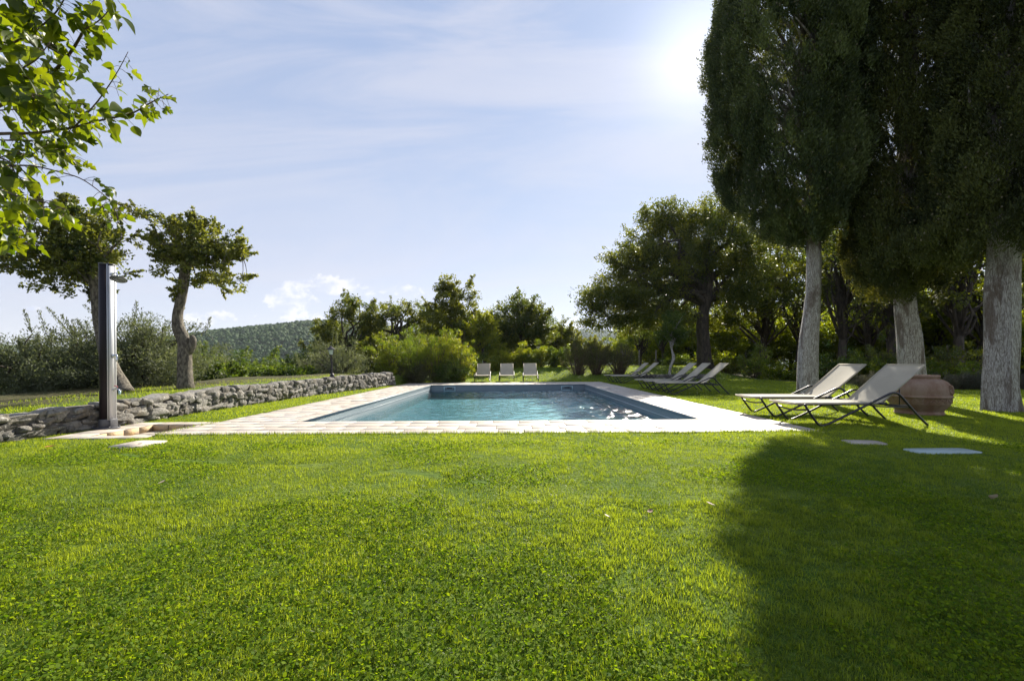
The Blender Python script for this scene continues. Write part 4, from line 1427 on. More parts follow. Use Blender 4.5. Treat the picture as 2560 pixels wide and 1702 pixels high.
LOWP = tree('low_tree', 'x', 'tree', (0, 0, 0), [(0, 0, -.2), (.1, 0, .8), (-.1, .1, 1.6), (.1, 0, 2.6)], [.16, .13, .11, .08],
            [(0, 0, 2.8, 2.3, 1.9, 1.5), (-1.5, 0, 1.7, 1.6, 1.5, 1.3), (1.5, 0, 1.9, 1.6, 1.5, 1.3), (0, 0, 1.0, 2.4, 1.8, .9)], 260, .36, 85, .12, 'wood_leaf', 'bark', 57, limbs=26, twigs=60, tm=.6, tv=.3, rough=.45, power=2.0)
LW = [(1590, 44, 'behind the left fence post'), (1650, 40, 'behind the right fence post'), (1715, 42, 'left of the big oak trunk'), (1800, 39, 'right of the big oak trunk'), (1855, 41, 'two gaps left of the first pale trunk'), (1915, 38, 'left of the first pale trunk'),
      (1975, 41, 'hidden mostly by the first pale trunk'), (2085, 37, 'right of the first pale trunk'), (2140, 33, 'over the second closest lounger'), (2200, 36, 'left of the middle pale trunk'), (2290, 32, 'behind the middle pale trunk'),
      (2350, 30, 'right above the terracotta jar'), (2400, 34, 'between jar and rightmost trunk'), (2455, 31, 'close left of the rightmost trunk'), (2560, 30, 'at the right picture edge'), (2640, 33, 'just past the right picture edge')]
for i, (px, Yd_, lab) in enumerate(LW):
    x = Xat(px, Yd_)
    o = LOWP if i == 0 else dup(LOWP, (0, 0, 0), 0)
    o.location = (x, Yd_, float(H(x, Yd_)) - .05); s = 1.15 + .12 * (i % 4)
    o.rotation_euler = (0, 0, (i * 1.9) % 6.28); o.scale = (s * 1.1, s * 1.1, s)
    tag(o, 'low sunlit green tree of the wood, ' + lab, 'tree', 'low trees filling the wood')

# --- tree line at the far end
def far_tree(px, top, base_py, Yd_, wpx, label, seed, mat, tm, nc=170, shape='round', tv=.28, per=85, leaf=.14, name='oak_tree', cr=.42, bottom=.25, group='trees beyond the far end of the pool'):
    x = Xat(px, Yd_); z = float(H(x, Yd_)) - .1; s = Yd_ / FPX
    h_ = Zat(px, top, Yd_) - z; w_ = wpx * s / 2
    cz = h_ * (.5 + bottom / 2)
    rz = h_ * (1 - bottom) / 2
    if shape == 'round':
        E = [(0, 0, cz, w_ * .8, w_ * .8, rz * .85), (-w_ * .5, 0, cz - rz * .25, w_ * .5, w_ * .6, rz * .55), (w_ * .5, 0, cz - rz * .2, w_ * .5, w_ * .6, rz * .55), (w_ * .1, 0, cz + rz * .55, w_ * .4, w_ * .4, rz * .4)]
    elif shape == 'cone':
        E = [(0, 0, cz - rz * .4, w_ * .85, w_ * .8, rz * .6), (-w_ * .1, 0, cz + rz * .2, w_ * .55, w_ * .55, rz * .5), (-w_ * .1, 0, cz + rz * .62, w_ * .28, w_ * .3, rz * .36), (w_ * .42, 0, cz + rz * .45, w_ * .16, w_ * .2, rz * .45), (-w_ * .6, 0, cz + rz * .1, w_ * .3, w_ * .3, rz * .25)]
    else:   # spreading with separate heads
        E = [(-w_ * .6, 0, cz - rz * .1, w_ * .42, w_ * .5, rz * .4), (-w_ * .05, 0, cz + rz * .45, w_ * .38, w_ * .5, rz * .42), (w_ * .5, 0, cz + rz * .25, w_ * .4, w_ * .5, rz * .45), (w_ * .1, .3, cz - rz * .55, w_ * .75, w_ * .6, rz * .35), (-w_ * .7, 0, cz - rz * .5, w_ * .25, w_ * .4, rz * .3)]
    return tree(name, label, 'tree', (x, Yd_, z), [(0, 0, -.1), (.1, 0, h_ * .2), (-.05, 0, h_ * .38), (0, 0, h_ * .55)], [w_ * .11, w_ * .085, w_ * .065, .05 * w_], E, int(nc * 1.3), cr, per, leaf, mat, 'bark', seed,
                limbs=26, twigs=60, group=group, tm=tm, tv=tv, rough=.42, power=2.4, fork=.5, limb_r=.5)


far_tree(878, 727, 960, 31, 190, 'dark spreading oak with separate leafy heads at the left of the far tree line', 61, 'oak', .30, 210, 'open', leaf=.125, cr=.36)
far_tree(995, 740, 960, 33, 200, 'thin-crowned dark oak behind the feathery yellow green shrubs', 62, 'oak', .42, 170, 'open', leaf=.125, cr=.38)
far_tree(1140, 690, 960, 30, 205, 'tallest pointed tree of the far line, with twigs sticking out on top', 63, 'oak', .55, 260, 'cone', cr=.36)
far_tree(1208, 770, 960, 28.5, 95, 'yellowing green tree just left of the dark round oak', 64, 'yellow_shrub', .55, 80, 'round', cr=.34, bottom=.1)
far_tree(1300, 732, 960, 32, 185, 'dense dark round oak rising behind the three far loungers', 65, 'oak', .22, 290, 'round', tv=.18, bottom=.12)
far_tree(1398, 806, 930, 38, 105, 'lower green oak at the right end of the far tree line', 66, 'oak', .5, 120, 'round', bottom=.1)
far_tree(1475, 850, 930, 40, 110, 'small low green oak behind the brown broom bushes', 67, 'oak', .5, 90, 'round', bottom=.05)
far_tree(822, 800, 960, 36, 130, 'low dark tree filling the gap behind the two silvery olives', 151, 'oak', .35, 110, 'round', bottom=-.1)
far_tree(945, 790, 960, 37, 150, 'low dark tree between the spreading oak and the thin-crowned oak', 152, 'oak', .4, 130, 'round', bottom=-.1)
far_tree(1065, 790, 960, 36, 130, 'dark green tree in the gap left of the tallest pointed tree', 153, 'oak', .4, 120, 'round', bottom=-.1)
far_tree(1235, 800, 960, 37, 120, 'low dark tree in the gap between the pointed tree and the round oak', 154, 'oak', .35, 120, 'round', bottom=-.1)
far_tree(935, 860, 950, 27, 90, 'dim low green tree between the grey olives and the laurel', 68, 'oak', .3, 70, 'round', bottom=.0)

# --- olives: silvery, with upright wispy shoots
def olive(label, x, y, z, w_, h_, seed, nc=210, shoots=30, per=75, leaf=.065, tm=.45, cr=.26):
    rng = np.random.default_rng(seed)
    root = empty('olive_tree', (x, y, z)); tag(root, label, 'olive tree', 'grey olive trees beyond the wall')
    g = Geo()
    E = [(0, 0, h_ * .42, w_ * .5, w_ * .5, h_ * .34), (-w_ * .28, 0, h_ * .30, w_ * .32, w_ * .4, h_ * .26), (w_ * .28, 0, h_ * .32, w_ * .32, w_ * .4, h_ * .26), (0, 0, h_ * .62, w_ * .34, w_ * .3, h_ * .22), (0, 0, h_ * .12, w_ * .45, w_ * .45, h_ * .14)]
    C, _ = ell_points(E, nc, rng, 2.0, .35)
    for _i in range(3):
        a = rng.random() * 6.28
        limb(g, (.05 * math.cos(a), .05 * math.sin(a), -.2), (w_ * .22 * math.cos(a), w_ * .22 * math.sin(a), h_ * .5), .10, .04, rng, .2, 8, 8)
    hi = np.argsort(-C[:, 2])[:nc // 3]; ends_ = list(rng.permutation(hi)[:34])
    for i in ends_:
        limb(g, (0, 0, h_ * .25), C[i], .03, .01, rng, .15, 6, 5)
    SC, SR, SD = [], [], []
    for _i in range(shoots):
        a = rng.random() * 6.28; rr = w_ * .42 * rng.random() ** .5
        b_ = C[ends_[_i % len(ends_)]]; a = math.atan2(b_[1], b_[0])
        t_2 = b_ + np.array([math.cos(a) * .25 + rng.normal(0, .12), math.sin(a) * .25, h_ * rng.uniform(.14, .28)])
        P = limb(g, b_, t_2, .010, .003, rng, .06, 6, 4)
        for s in np.linspace(.15, 1, 9):
            SC.append(b_ + (t_2 - b_) * s); SR.append(.075 * (1.2 - .6 * s)); SD.append((0, 0, 1.0))
    g.build('trunk', M['bark'], root, smooth=True)
    g = Geo()
    leaf_cloud(g, C, cr * (.6 + .8 * rng.random(nc)), per, leaf, rng, aspect=.30, upd=.5, ctint=rng.normal(tm, .18, nc))
    if SC:
        leaf_cloud(g, np.array(SC), np.array(SR), 12, leaf, rng, aspect=.26, upd=.8, ctint=rng.normal(tm, .15, len(SC)), dirv=np.array(SD) * .6)
    g.build('crown', M['olive'], root)
    return root


olive('grey green olive at the left edge, its wispy top above the low wall', -11.0, 10.2, .05, 3.6, 1.95, 71, 420, 22, tm=.40)
olive('grey green olive filling the space just left of the shower column', -10.2, 10.8, .0, 3.0, 2.45, 72, 360, 14, tm=.35)
olive('grey green olive with tall wispy shoots right of the shower column', -9.3, 11.3, .0, 3.0, 2.65, 73, 440, 18, tm=.48)
olive('small grey olive beyond the wall with its crown against the wooded hill', -10.2, 22, -1.9, 2.8, 3.1, 74, 130, 8, cr=.32, leaf=.09, tm=.55)
olive('silvery olive directly behind the lantern post', -8.7, 20.3, -1.2, 2.8, 3.75, 75, 210, 10, cr=.32, leaf=.085, tm=.6)
olive('silvery olive right of the lantern post under the spreading dark oak', -7.7, 19.6, -.6, 2.5, 3.1, 76, 190, 10, cr=.30, leaf=.085, tm=.6)

# --- bushy trees below the wooded hill
for i, (px, top, Yd_, w_, tm, lab) in enumerate([
        (505, 872, 27, 120, .45, 'rounded green tree just right of the crooked oak trunk, under the hill'),
        (590, 868, 30, 130, .40, 'wide green tree below the left slope of the wooded hill'),
        (670, 872, 34, 120, .5, 'yellowish green tree below the middle of the wooded hill'),
        (745, 878, 28, 110, .35, 'dark green tree below the hill, left of the lantern'),
        (640, 915, 20, 120, .30, 'low dark bush tree close behind the middle of the stone wall'),
        (545, 925, 16, 110, .30, 'low glossy green bush behind the wall, right of the crooked oak'),
        (720, 930, 18, 110, .25, 'low dark bush close behind the wall, left of the lantern')]):
    far_tree(px, top, 980, Yd_, w_, lab, 80 + i, 'green_shrub', tm * .8, 150, 'round', leaf=.12 if i < 4 else .09, cr=.40 if i < 4 else .26, bottom=-.1, name='bushy_tree', group='green bushes beyond the wall', tv=.2)
    x = Xat(px, Yd_)


# --- shrubs
def shrub(name, label, cat, x, y, w_, h_, seed, mat, nc, per, leaf, aspect=.35, upd=.8, tm=.5, tv=.2, stems=26, group=None, cr=.16, feather=False, lowcut=.12, dep=1.0, bark='twig'):
    rng = np.random.default_rng(seed)
    z = float(H(x, y)) - .03
    root = empty(name, (x, y, z)); tag(root, label, cat, group)
    g = Geo(); C = []; DV = []
    for i in range(stems):
        a = rng.random() * 6.28; r1 = rng.random() ** .5
        top_ = np.array([w_ / 2 * r1 * math.cos(a), w_ / 2 * dep * r1 * math.sin(a), h_ * (1 - .30 * r1 ** 2.2) * rng.uniform(.55, 1.10)])
        b_ = np.array([top_[0] * .22, top_[1] * .22, 0]) + rng.normal(0, .03, 3) * [1, 1, 0]
        P = limb(g, b_, top_, .014, .004, rng, .05, 8, 4)
        for _k in range(max(1, nc // stems)):
            s = lowcut + (1 - lowcut) * rng.random() ** .7
            p = P[min(int(s * 7.99), 7)] + rng.normal(0, cr * .7, 3)
            p[2] = max(p[2], .05)
            C.append(p); DV.append(unit(top_ - b_))
    C = np.array(C)
    g.build('stems', M[bark], root)
    g = Geo()
    leaf_cloud(g, C, cr * (.6 + .8 * rng.random(len(C))), per, leaf, rng, aspect=aspect, upd=upd, ctint=rng.normal(tm, tv, len(C)), dirv=np.array(DV) * (1.1 if feather else .3), stretch=1.5 if feather else 1)
    g.build('foliage', M[mat], root)
    return root


GS = 'shrubs at the left end of the far lawn'
shrub('laurel_bush', 'light green laurel bush with glossy leaves where the stone wall ends', 'bush', -5.55, 19.6, 1.5, 1.75, 101, 'yellow_shrub', 170, 45, .07, .45, .4, .30, .2, 26, GS, .17)
shrub('feathery_shrub', 'feathery green shrub with arching fine stems next to the laurel bush', 'bush', -4.75, 20.9, 2.1, 2.55, 102, 'green_shrub', 330, 55, .10, .14, 1.0, .50, .2, 60, GS, .17, True)
shrub('feathery_shrub', 'bright yellow green feathery shrub in the middle of the shrub group', 'bush', -3.65, 21.1, 1.9, 2.65, 103, 'yellow_shrub', 330, 52, .095, .16, 1.0, .28, .25, 60, GS, .16, True)
shrub('golden_shrub', 'golden leaved shrub with dark lower half, left of the first far lounger', 'bush', -2.55, 21.6, 1.8, 2.45, 104, 'yellow_shrub', 240, 55, .075, .35, .5, .55, .3, 44, GS, .19)
shrub('dark_shrub', 'low dark green shrub in front of the golden one', 'bush', -3.0, 20.95, 1.6, 1.15, 105, 'green_shrub', 190, 50, .075, .4, .3, .15, .15, 30, GS, .17)
shrub('dark_shrub', 'low dark tangled shrub at the foot of the feathery ones', 'bush', -4.3, 20.4, 1.8, .95, 106, 'broom', 170, 55, .08, .2, .6, .2, .15, 34, GS, .16)
shrub('dark_shrub', 'low dark shrub covering the end of the stone wall', 'bush', -5.6, 20.3, 1.4, .9, 107, 'broom', 130, 50, .08, .25, .6, .2, .15, 26, GS, .15)
GL = 'young laurels behind the far loungers'
for i, (px, top, tm, lab) in enumerate([
        (1192, 900, .25, 'small dim laurel left of the first far lounger'),
        (1236, 892, .40, 'low bright laurel in the gap between the left and middle far loungers'),
        (1262, 872, .55, 'bright yellow green laurel above the middle far lounger'),
        (1290, 876, .45, 'bright laurel in the gap between the middle and right far loungers'),
        (1306, 858, .50, 'tallest pointed laurel rising behind the right far lounger'),
        (1326, 880, .15, 'dull green laurel directly behind the right far lounger'),
        (1352, 852, .35, 'tall green laurel just right of the far loungers'),
        (1385, 870, .10, 'grey green laurel next to the tall green one, further right'),
        (1412, 872, .05, 'dark laurel at the left of the brown broom bushes')]):
    Yd_ = 26.6; x = Xat(px, Yd_); z = float(H(x, Yd_))
    shrub('laurel_bush', lab, 'bush', x, Yd_, 1.0, Zat(px, top, Yd_) - z, 110 + i, 'yellow_shrub' if tm > .3 else 'green_shrub', 120, 45, .085, .4, .6, tm + (.1 if tm > .3 else .4), .2, 18, GL, .15)
GB = 'brown green broom bushes on the bank'
for i, (px, w_, top, lab) in enumerate([(1445, 2.0, 850, 'leftmost broom bush of upright brown stems on the lawn bank'), (1492, 1.7, 846, 'broom bush in the middle of the bank, with a pale stem at its foot'), (1548, 1.8, 856, 'rightmost broom bush, in front of the wire fence')]):
    Yd_ = 24.0; x = Xat(px, Yd_); z = float(H(x, Yd_))
    shrub('broom_bush', lab, 'bush', x, Yd_, w_, Zat(px, top, Yd_) - z, 130 + i, 'broom', 230, 42, .11, .10, 1.2, .45, .22, 90, GB, .17, True, lowcut=.30)

# lavender row and undergrowth at the right
GLV = 'low grey lavender mounds along the edge of the wood'
for i, (px, py, Yd_) in enumerate([(2170, 950, 14.6), (2215, 950, 14.5), (2395, 945, 14.0), (2432, 945, 13.9), (2472, 945, 13.8), (2560, 945, 13.6)]):
    x = Xat(px, Yd_)
    labs = ['grey lavender mound between the two closest lounger backs', 'grey lavender mound behind the raised back of the closest lounger', 'grey lavender mound just right of the jar',
            'middle lavender mound between the jar and the rightmost trunk', 'grey lavender mound touching the left side of the rightmost trunk in view', 'grey lavender mound at the right picture edge']
    shrub('lavender', labs[i], 'plant', x, Yd_, .95, .50, 150 + i, 'lavender', 130, 55, .06, .16, .9, .4, .2, 40, GLV, .09, True)
GU = 'undergrowth at the edge of the wood'
und = ['left of the big oak trunk', 'right behind the big oak trunk', 'well left of the first cypress trunk', 'left of the first cypress trunk', 'close left of the first cypress trunk', 'just right of the first cypress trunk',
       'above the second closest lounger back', 'left of the middle cypress trunk', 'behind the middle cypress trunk', 'behind the jar, right of the middle trunk', 'halfway between jar and rightmost trunk', 'left of the rightmost trunk']
for i, (px, Yd_, h_) in enumerate([(1700, 28.5, 1.2), (1800, 27, 1.3), (1850, 25, 1.2), (1905, 23, 1.2), (1960, 21.5, 1.1), (2070, 20, 1.1), (2130, 19, 1.1), (2200, 18.5, 1.2), (2280, 18, 1.2), (2350, 17.5, 1.2), (2410, 17, 1.2), (2480, 16.5, 1.3)]):
    x = Xat(px, Yd_)
    shrub('undergrowth_bush', 'low leafy undergrowth bush ' + und[i], 'bush', x, Yd_ + R.uniform(0, 1.5), R.uniform(1.6, 3.0), h_ * (.55, 1.25, .8, 1.5, .6)[i % 5], 170 + i, ('green_shrub', 'wood_leaf', 'oak')[i % 3], 110, 40, .10, .5, .4, .25 + .2 * (i % 2), .28, 40, GU, .24)

# small pale-stemmed tree
Yd_ = 23.6; x = Xat(1680, Yd_); z = float(H(x, Yd_)) - .05; s = Yd_ / FPX
tree('small_tree', 'small tree with a thin pale stem and dense round crown behind the shaded loungers', 'tree', (x, Yd_, z),
     [(-.15, 0, -.05), (-.10, 0, .45), (.08, 0, .95), (.0, 0, 1.4), (-.1, 0, 1.9)], [.085, .075, .085, .06, .055],
     [(-.1, 0, 2.45, .72, .7, .65), (.05, 0, 3.05, .5, .5, .5), (.3, 0, 2.3, .45, .45, .4)], 130, .22, 80, .085, 'green_shrub', 'cbark', 91, limbs=14, twigs=30, tm=.2, tv=.18)

# wire fence
GF = 'wooden posts of the wire fence'
fn = empty('wire_fence', (Xat(1560, 28), 28, float(H(Xat(1560, 28), 28))))
tag(fn, 'wire mesh fence with pale round posts behind the broom bushes', 'fence')
q = Geo()
xs = [Xat(p_, 28) - fn.location.x for p_ in (1470, 1513, 1556, 1598, 1640)]
M['post'] = pbr('weathered_post', (0.30, 0.27, 0.22), (0.2, 0.17, 0.14), 8, .85)
for xx in xs:
    qq = Geo(); qq.tube([(xx, 0, -.1), (xx, 0, 1.0)], .045, 8); qq.build('post', M['post'], fn, smooth=True)
for i in range(9):
    q.tube([(xs[0], -.05, .08 + i * .105), (xs[-1], -.05, .08 + i * .105)], .004, 3)
for i in range(30):
    xx = xs[0] + (xs[-1] - xs[0]) * i / 29
    q.tube([(xx, -.05, .05), (xx, -.05, .94)], .003, 3)
q.build('wire_mesh', M['iron'], fn)
# stone edging of the bank behind the pair of loungers
q = Geo()
for i in range(26):
    xx = 6.4 + i * .16 + R.normal(0, .02)
    for c in range(2):
        V, F = stone((xx + c * .06 - 8.4, R.normal(0, .03), .06 + c * .13), (.2, .2, .15), R.normal(0, .2), R.random(), 0, 4)
        q.add(V, F, np.full(len(V), R.random() * .5))
o = q.build('stone_edging', M['stone'], loc=(8.4, 22.9, float(H(8.4, 22.9)) - .08))
tag(o, 'low row of dark stones holding the grassy bank behind the pair of loungers', 'stone edging')

# ------------------------------------------------------------------ mulberry branches top left
LO = np.array([(0, 0), (.10, .16), (.22, .30), (.36, .34), (.44, .26), (.47, .13), (.54, .22), (.66, .27), (.76, .20), (.86, .09), (1.0, 0), (.86, -.09), (.74, -.20), (.62, -.26), (.52, -.20), (.46, -.10), (.42, -.24), (.33, -.33), (.20, -.30), (.09, -.17)])
LO2 = np.array([(0, 0), (.08, .22), (.22, .36), (.42, .38), (.62, .30), (.80, .17), (.92, .07), (1.0, 0), (.92, -.07), (.8, -.17), (.62, -.3), (.42, -.38), (.22, -.36), (.08, -.22)])
LO3 = np.array([(0, 0), (.10, .14), (.16, .30), (.28, .36), (.34, .22), (.38, .10), (.50, .18), (.60, .32), (.72, .28), (.78, .14), (.9, .06), (1.0, 0), (.88, -.10), (.74, -.22), (.6, -.25), (.46, -.31), (.28, -.33), (.12, -.22)])
mul = empty('mulberry_tree', (-4.9, 3.1, 0))
tag(mul, 'mulberry tree whose bright backlit leafy branches hang into the top left corner', 'tree')
mo = np.array(mul.location)
tg, lg = Geo(), Geo()
rm = np.random.default_rng(77)


def wpt(px, py, Yd_): return np.array([Xat(px, Yd_), Yd_, Zat(px, py, Yd_)])


def mleaf(p, dr, size, tint):
    L_ = (LO, LO2, LO3)[rm.integers(3)]
    dr = unit(dr); nr = unit(rm.normal(0, .65, 3) + np.array([.1, -.45, .75]))
    s_ = unit(np.cross(nr, dr)); nr = np.cross(dr, s_)
    cu = rm.normal(.0, .25)
    V = p + size * (np.outer(L_[:, 0], dr) + np.outer(L_[:, 1] * (1 + .1 * rm.normal()), s_) + np.outer(np.abs(L_[:, 1]) * .30 - (L_[:, 0] ** 2) * (.25 + cu), nr))
    c_ = (p + size * .45 * dr - size * .05 * nr)[None]
    n_ = len(L_)
    lg.add(np.concatenate([V, c_]), np.array([(i, (i + 1) % n_, n_) for i in range(n_)]), tint)


def mbranch(pts, Y0, Y1, r0, r1, dens=1.0, size=.085, start=0.0, droop=.0, side_tw=True):
    pts = [wpt(px, py, Y0 + (Y1 - Y0) * i / (len(pts) - 1)) for i, (px, py) in enumerate(pts)]
    P = spline(pts, 40)
    V, F = tube(P - mo, [r0, (r0 + r1) / 2, r1], 7); tg.add(V, F)
    Ls = np.linalg.norm(np.diff(P, axis=0), axis=1).sum()
    n = int(Ls * 30 * dens)
    for i in range(n):
        s = start + (1 - start) * (i + rm.random()) / n
        a = P[min(int(s * 39), 39)]
        out = rm.normal(0, 1, 3); T_ = P[min(int(s * 39) + 1, 39)] - P[max(int(s * 39) - 1, 0)]
        T_ = unit(T_)
        out = unit(out - T_ * out.dot(T_) * .6 + T_ * .4)
        pet = rm.uniform(.03, .075)
        b = a + out * pet + np.array([0, 0, -.012])
        V, F = tube(np.array([a, (a + b) / 2 + [0, 0, .006], b]) - mo, .0013, 4, False); tg.add(V, F)
        dr = unit(out * .5 + T_ * .25 + np.array([0, 0, -.75 - droop]) + rm.normal(0, .35, 3))
        mleaf(b - mo, dr, 1.18 * size * rm.uniform(.5, 1.25) * (1 - .45 * max(0, s - .8) / .2), float(np.clip(rm.normal(.5, .3), 0, 1)))
    return P


BR = [
    ([(-330, 420), (-150, 330), (0, 265), (60, 243), (112, 205), (150, 168), (186, 125), (215, 75), (235, 30), (250, -60)], 2.95, 2.6, .014, .005, 1.25, .085, .25),
    ([(-330, 400), (-140, 345), (0, 335), (90, 333), (150, 325), (190, 318), (260, 300), (330, 285), (385, 255), (425, 236)], 2.9, 2.45, .012, .002, 1.35, .068, .3),
    ([(188, 320), (230, 275), (262, 235), (297, 182), (325, 130)], 2.62, 2.5, .005, .0015, 1.3, .062, .05),
    ([(-200, 260), (-60, 165), (0, 126), (60, 97), (110, 65), (150, 25), (175, -20)], 2.7, 2.5, .008, .003, 1.4, .09, .2),
    ([(-200, 300), (0, 202), (45, 178), (95, 150), (130, 105)], 2.5, 2.4, .007, .002, 1.5, .085, .3),
    ([(-150, 480), (-40, 425), (35, 415), (90, 416), (150, 430), (205, 447), (255, 482), (285, 515), (298, 560)], 2.7, 2.5, .006, .0015, .45, .05, .35),
    ([(255, 482), (275, 500), (292, 525), (300, 560)], 2.5, 2.48, .002, .001, 3.2, .045, .0),
    ([(-200, 450), (-60, 460), (0, 474), (60, 495), (120, 507), (170, 525)], 2.5, 2.4, .006, .0015, 1.2, .075, .25),
    ([(-200, 330), (0, 350), (80, 352), (150, 372), (190, 395)], 2.8, 2.7, .006, .0015, 1.5, .07, .25),
    ([(-200, 380), (0, 395), (40, 430), (70, 470)], 2.6, 2.55, .006, .0015, 1.6, .075, .25),
    ([(-200, 520), (0, 545), (40, 575), (60, 610)], 2.5, 2.45, .006, .0015, 1.5, .075, .25),
    ([(-150, 60), (-40, 20), (40, -20), (120, -60)], 2.5, 2.4, .008, .003, 1.6, .09, .1),
    ([(60, 97), (75, 55), (95, 10), (100, -40)], 2.55, 2.5, .004, .002, 1.8, .085, .0),
    ([(215, 75), (255, 50), (280, 20), (295, -20)], 2.62, 2.6, .004, .0015, 1.6, .08, .1),
    ([(-120, 290), (20, 275), (100, 275), (160, 262), (215, 258)], 2.75, 2.6, .005, .0015, 1.8, .078, .2),
    ([(-120, 240), (30, 215), (90, 240), (150, 230)], 2.45, 2.4, .005, .0015, 1.8, .08, .2),
    ([(-120, 120), (0, 75), (60, 50), (120, 20)], 2.8, 2.7, .005, .0015, 1.9, .085, .2),
    ([(-120, 420), (-20, 400), (40, 385), (100, 392)], 2.75, 2.7, .005, .0015, 1.6, .07, .2),
    ([(-100, 560), (0, 520), (50, 515), (100, 540)], 2.7, 2.65, .005, .0015, 1.3, .07, .2),
]
ends = []
for b_ in BR:
    P = mbranch(b_[0], b_[1], b_[2], b_[3], b_[4], b_[5], b_[6], b_[7])
    ends.append((P[0], b_[3]))
# trunk outside the frame that carries these branches
tpk = spline([(0, 0, -.05), (.05, 0, .7), (0, -.05, 1.4), (.1, -.1, 2.0)], 14)
V, F = tube(tpk, [.13, .11, .10, .08], 12); tg.add(V, F)
for e_, r_ in ends:
    e_ = e_ - mo
    if e_[0] + mo[0] > -3.0 and (e_[0] + mo[0]) / (e_[1] + mo[1]) > -1.18:
        continue
    limb(tg, tpk[10], e_, .035, r_, rm, .10, 8, 7)
for _i in range(26):
    a = rm.random() * 6.28
    e_ = tpk[-1] + np.array([math.cos(a) * rm.uniform(.3, 1.3) - .5, math.sin(a) * rm.uniform(.3, 1.2), rm.uniform(.3, 1.9)])
    P = limb(tg, tpk[-1], e_, .03, .004, rm, .15, 8, 5)
    for _j in range(75):
        p = P[rm.integers(3, 8)] + rm.normal(0, .14, 3)
        if (p[0] + mo[0]) / (p[1] + mo[1]) > -1.26: continue
        mleaf(p, rm.normal(0, 1, 3) + [0, 0, -.8], .085 * rm.uniform(.6, 1.2), .5)
tg.build('branches', M['twig'], mul, smooth=True)
lg.build('leaves', M['mulberry'], mul)

# ------------------------------------------------------------------ fallen leaves on the lawn
M['dryleaf'] = pbr('dry_leaf', (0.52, 0.42, 0.32), (0.40, 0.30, 0.20), 30, .7)
M['brownleaf'] = pbr('brown_leaf', (0.22, 0.10, 0.05), (0.15, 0.07, 0.04), 30, .7)
M['orangeleaf'] = pbr('orange_leaf', (0.50, 0.22, 0.04), (0.30, 0.12, 0.03), 30, .7)
GFL = 'dry leaves fallen on the lawn'
for px, py, sz, mt, lab in [(410, 1215, .05, 'dryleaf', 'pale dry leaf on the sunlit grass at the left'), (1770, 1269, .06, 'dryleaf', 'largest pale curled leaf, beside the edge of the big shadow'),
                            (1513, 1300, .035, 'dryleaf', 'tiny pale leaf in the middle of the lawn'), (1618, 1287, .04, 'brownleaf', 'small brown leaf on the grass left of the largest pale one'),
                            (133, 1123, .11, 'orangeleaf', 'orange brown leaf cluster in the grass at the far left'),
                            (2470, 1254, .06, 'dryleaf', 'pale leaf lying alone in the big shadow at the right')]:
    dpx = py - (905 - .006 * (px - 1280)); Yl = HC * FPX / dpx; Xl = (px - 1280) / FPX * Yl
    Yl *= 1.0
    L_ = LO2; q = Geo()
    V = np.stack([L_[:, 0] - .5, L_[:, 1], .25 * np.abs(L_[:, 1]) + .5 * (L_[:, 0] - .5) ** 2], -1) * sz
    V2 = V + np.array([0, 0, .0012]); n_ = len(L_)
    q.add(np.concatenate([V, [[0, 0, 0]], V2, [[0, 0, .0012]]]), np.array([((i + 1) % n_, i, n_) for i in range(n_)] + [(n_ + 1 + i, n_ + 1 + (i + 1) % n_, 2 * n_ + 1) for i in range(n_)]))
    o = q.build('fallen_leaf', M[mt], loc=(Xl, Yl - .03, float(H(Xl, Yl)) + .036)); o.rotation_euler = (R.normal(0, .25), R.normal(0, .25), R.random() * 6)
    tag(o, lab, 'fallen leaf', GFL)

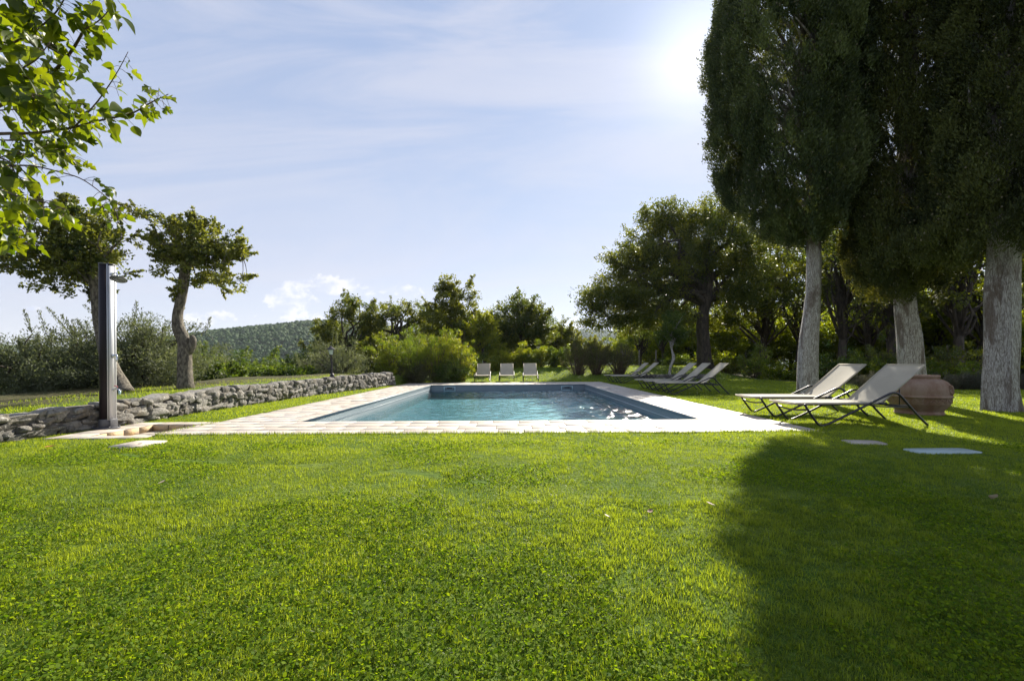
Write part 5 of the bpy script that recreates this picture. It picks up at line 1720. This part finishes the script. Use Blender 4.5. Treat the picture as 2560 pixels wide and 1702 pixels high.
# ------------------------------------------------------------------ hills
def hill(name, prof, Yr, depth, seed, nblob, rb, label, z0=-45):
    px = np.array([p_[0] for p_ in prof]); py = np.array([p_[1] for p_ in prof])
    us = np.linspace(px[0], px[-1], 160); zr = HC + (905 - .006 * (us - 1280) - np.interp(us, px, py)) / FPX * Yr
    rows = 30
    def hz(uu, f):   # f 0 front .. 1 ridge .. 2 back
        r_ = np.interp(uu, us, zr)
        x = (uu - 1280) / FPX * Yr; y = Yr + (f - 1) * depth
        sh_ = sst(f, 0, 1) * (1 - .5 * sst(f, 1, 2))
        return x, y, z0 + (r_ - z0) * sh_ ** .8 + (fbm(x, y, seed, .012, 3) - .5) * 14 * (1 - np.exp(-((f - 1) / .15) ** 2))
    A_, B_ = np.meshgrid(us, np.linspace(0, 2, rows), indexing='ij')
    x, y, z = hz(A_, B_)
    i = np.arange(A_.size).reshape(A_.shape)
    q = Geo().add(np.stack([x, y, z], -1).reshape(-1, 3), np.stack([i[:-1, :-1], i[1:, :-1], i[1:, 1:], i[:-1, 1:]], -1).reshape(-1, 4), 1.0)
    tag(q.build(name, M['hillground'], smooth=True), kind='structure')
    rng = np.random.default_rng(seed)
    uu = rng.uniform(px[0], px[-1], nblob); ff = rng.uniform(.12, 1.04, nblob)
    x, y, z = hz(uu, ff)
    ph = (1 + 5 ** .5) / 2
    ico = unit(np.array([(-1, ph, 0), (1, ph, 0), (-1, -ph, 0), (1, -ph, 0), (0, -1, ph), (0, 1, ph), (0, -1, -ph), (0, 1, -ph), (ph, 0, -1), (ph, 0, 1), (-ph, 0, -1), (-ph, 0, 1)], float))
    icf = np.array([(0, 11, 5), (0, 5, 1), (0, 1, 7), (0, 7, 10), (0, 10, 11), (1, 5, 9), (5, 11, 4), (11, 10, 2), (10, 7, 6), (7, 1, 8), (3, 9, 4), (3, 4, 2), (3, 2, 6), (3, 6, 8), (3, 8, 9), (4, 9, 5), (2, 4, 11), (6, 2, 10), (8, 6, 7), (9, 8, 1)])
    # each tree: a few overlapping small lumps
    k_ = 4
    cx_ = np.repeat(x, k_) + rng.normal(0, rb * .55, nblob * k_); cy_ = np.repeat(y, k_) + rng.normal(0, rb * .55, nblob * k_)
    cz_ = np.repeat(z, k_) + rng.uniform(.1, 1.2, nblob * k_) * rb
    rr = rb * rng.uniform(.35, .75, nblob * k_)
    V = np.stack([cx_, cy_, cz_], -1)[:, None, :] + ico[None] * (rr[:, None] * rng.uniform(.75, 1.25, (nblob * k_, 12)))[..., None]
    F = (np.arange(nblob * k_)[:, None, None] * 12 + icf[None]).reshape(-1, 3)
    T = np.repeat(np.clip(np.repeat(rng.normal(.5, .13, nblob), k_) + rng.normal(0, .05, nblob * k_), 0, 1), 12)
    q = Geo().add(V.reshape(-1, 3), F, T)
    tag(q.build(name + '_forest', M['hilltree']), kind='stuff')


M['hillground'] = pbr('hill_ground', (0.035, 0.055, 0.018), (0.05, 0.07, 0.02), .05, .95)
M['hilltree'] = leafmat('hill_tree', (0.028, 0.065, 0.018), (0.085, 0.145, 0.030), .3, (1.6, 1.6, .6), .2, .7)
hill('wooded_hill', [(-300, 905), (200, 890), (480, 853), (600, 834), (700, 822), (770, 816), (860, 814), (1000, 828), (1200, 858), (1420, 900)], 620, 330, 3, 15000, 3.7, '')
hill('far_hill', [(-1200, 885), (-200, 870), (0, 872), (200, 880), (500, 890), (1100, 880), (1300, 845), (1430, 834), (1530, 838), (1700, 850), (2100, 862), (2560, 868), (3600, 880)], 1500, 600, 4, 11000, 10.5, '')

# ------------------------------------------------------------------ haze
HAZE = 0.00011
m, t, out = new_mat('haze')
vs = t.n('ShaderNodeVolumePrincipled')
vs.inputs['Color'].default_value = (0.80, 0.90, 1.0, 1)
vs.inputs['Density'].default_value = HAZE
vs.inputs['Anisotropy'].default_value = 0.3
t.l(vs.outputs[0], out.inputs['Volume'])
if HAZE > 0:
    q = Geo().box((-3900, -3900, -48), (3900, 3900, 190))
    tag(q.build('haze', m), kind='stuff')
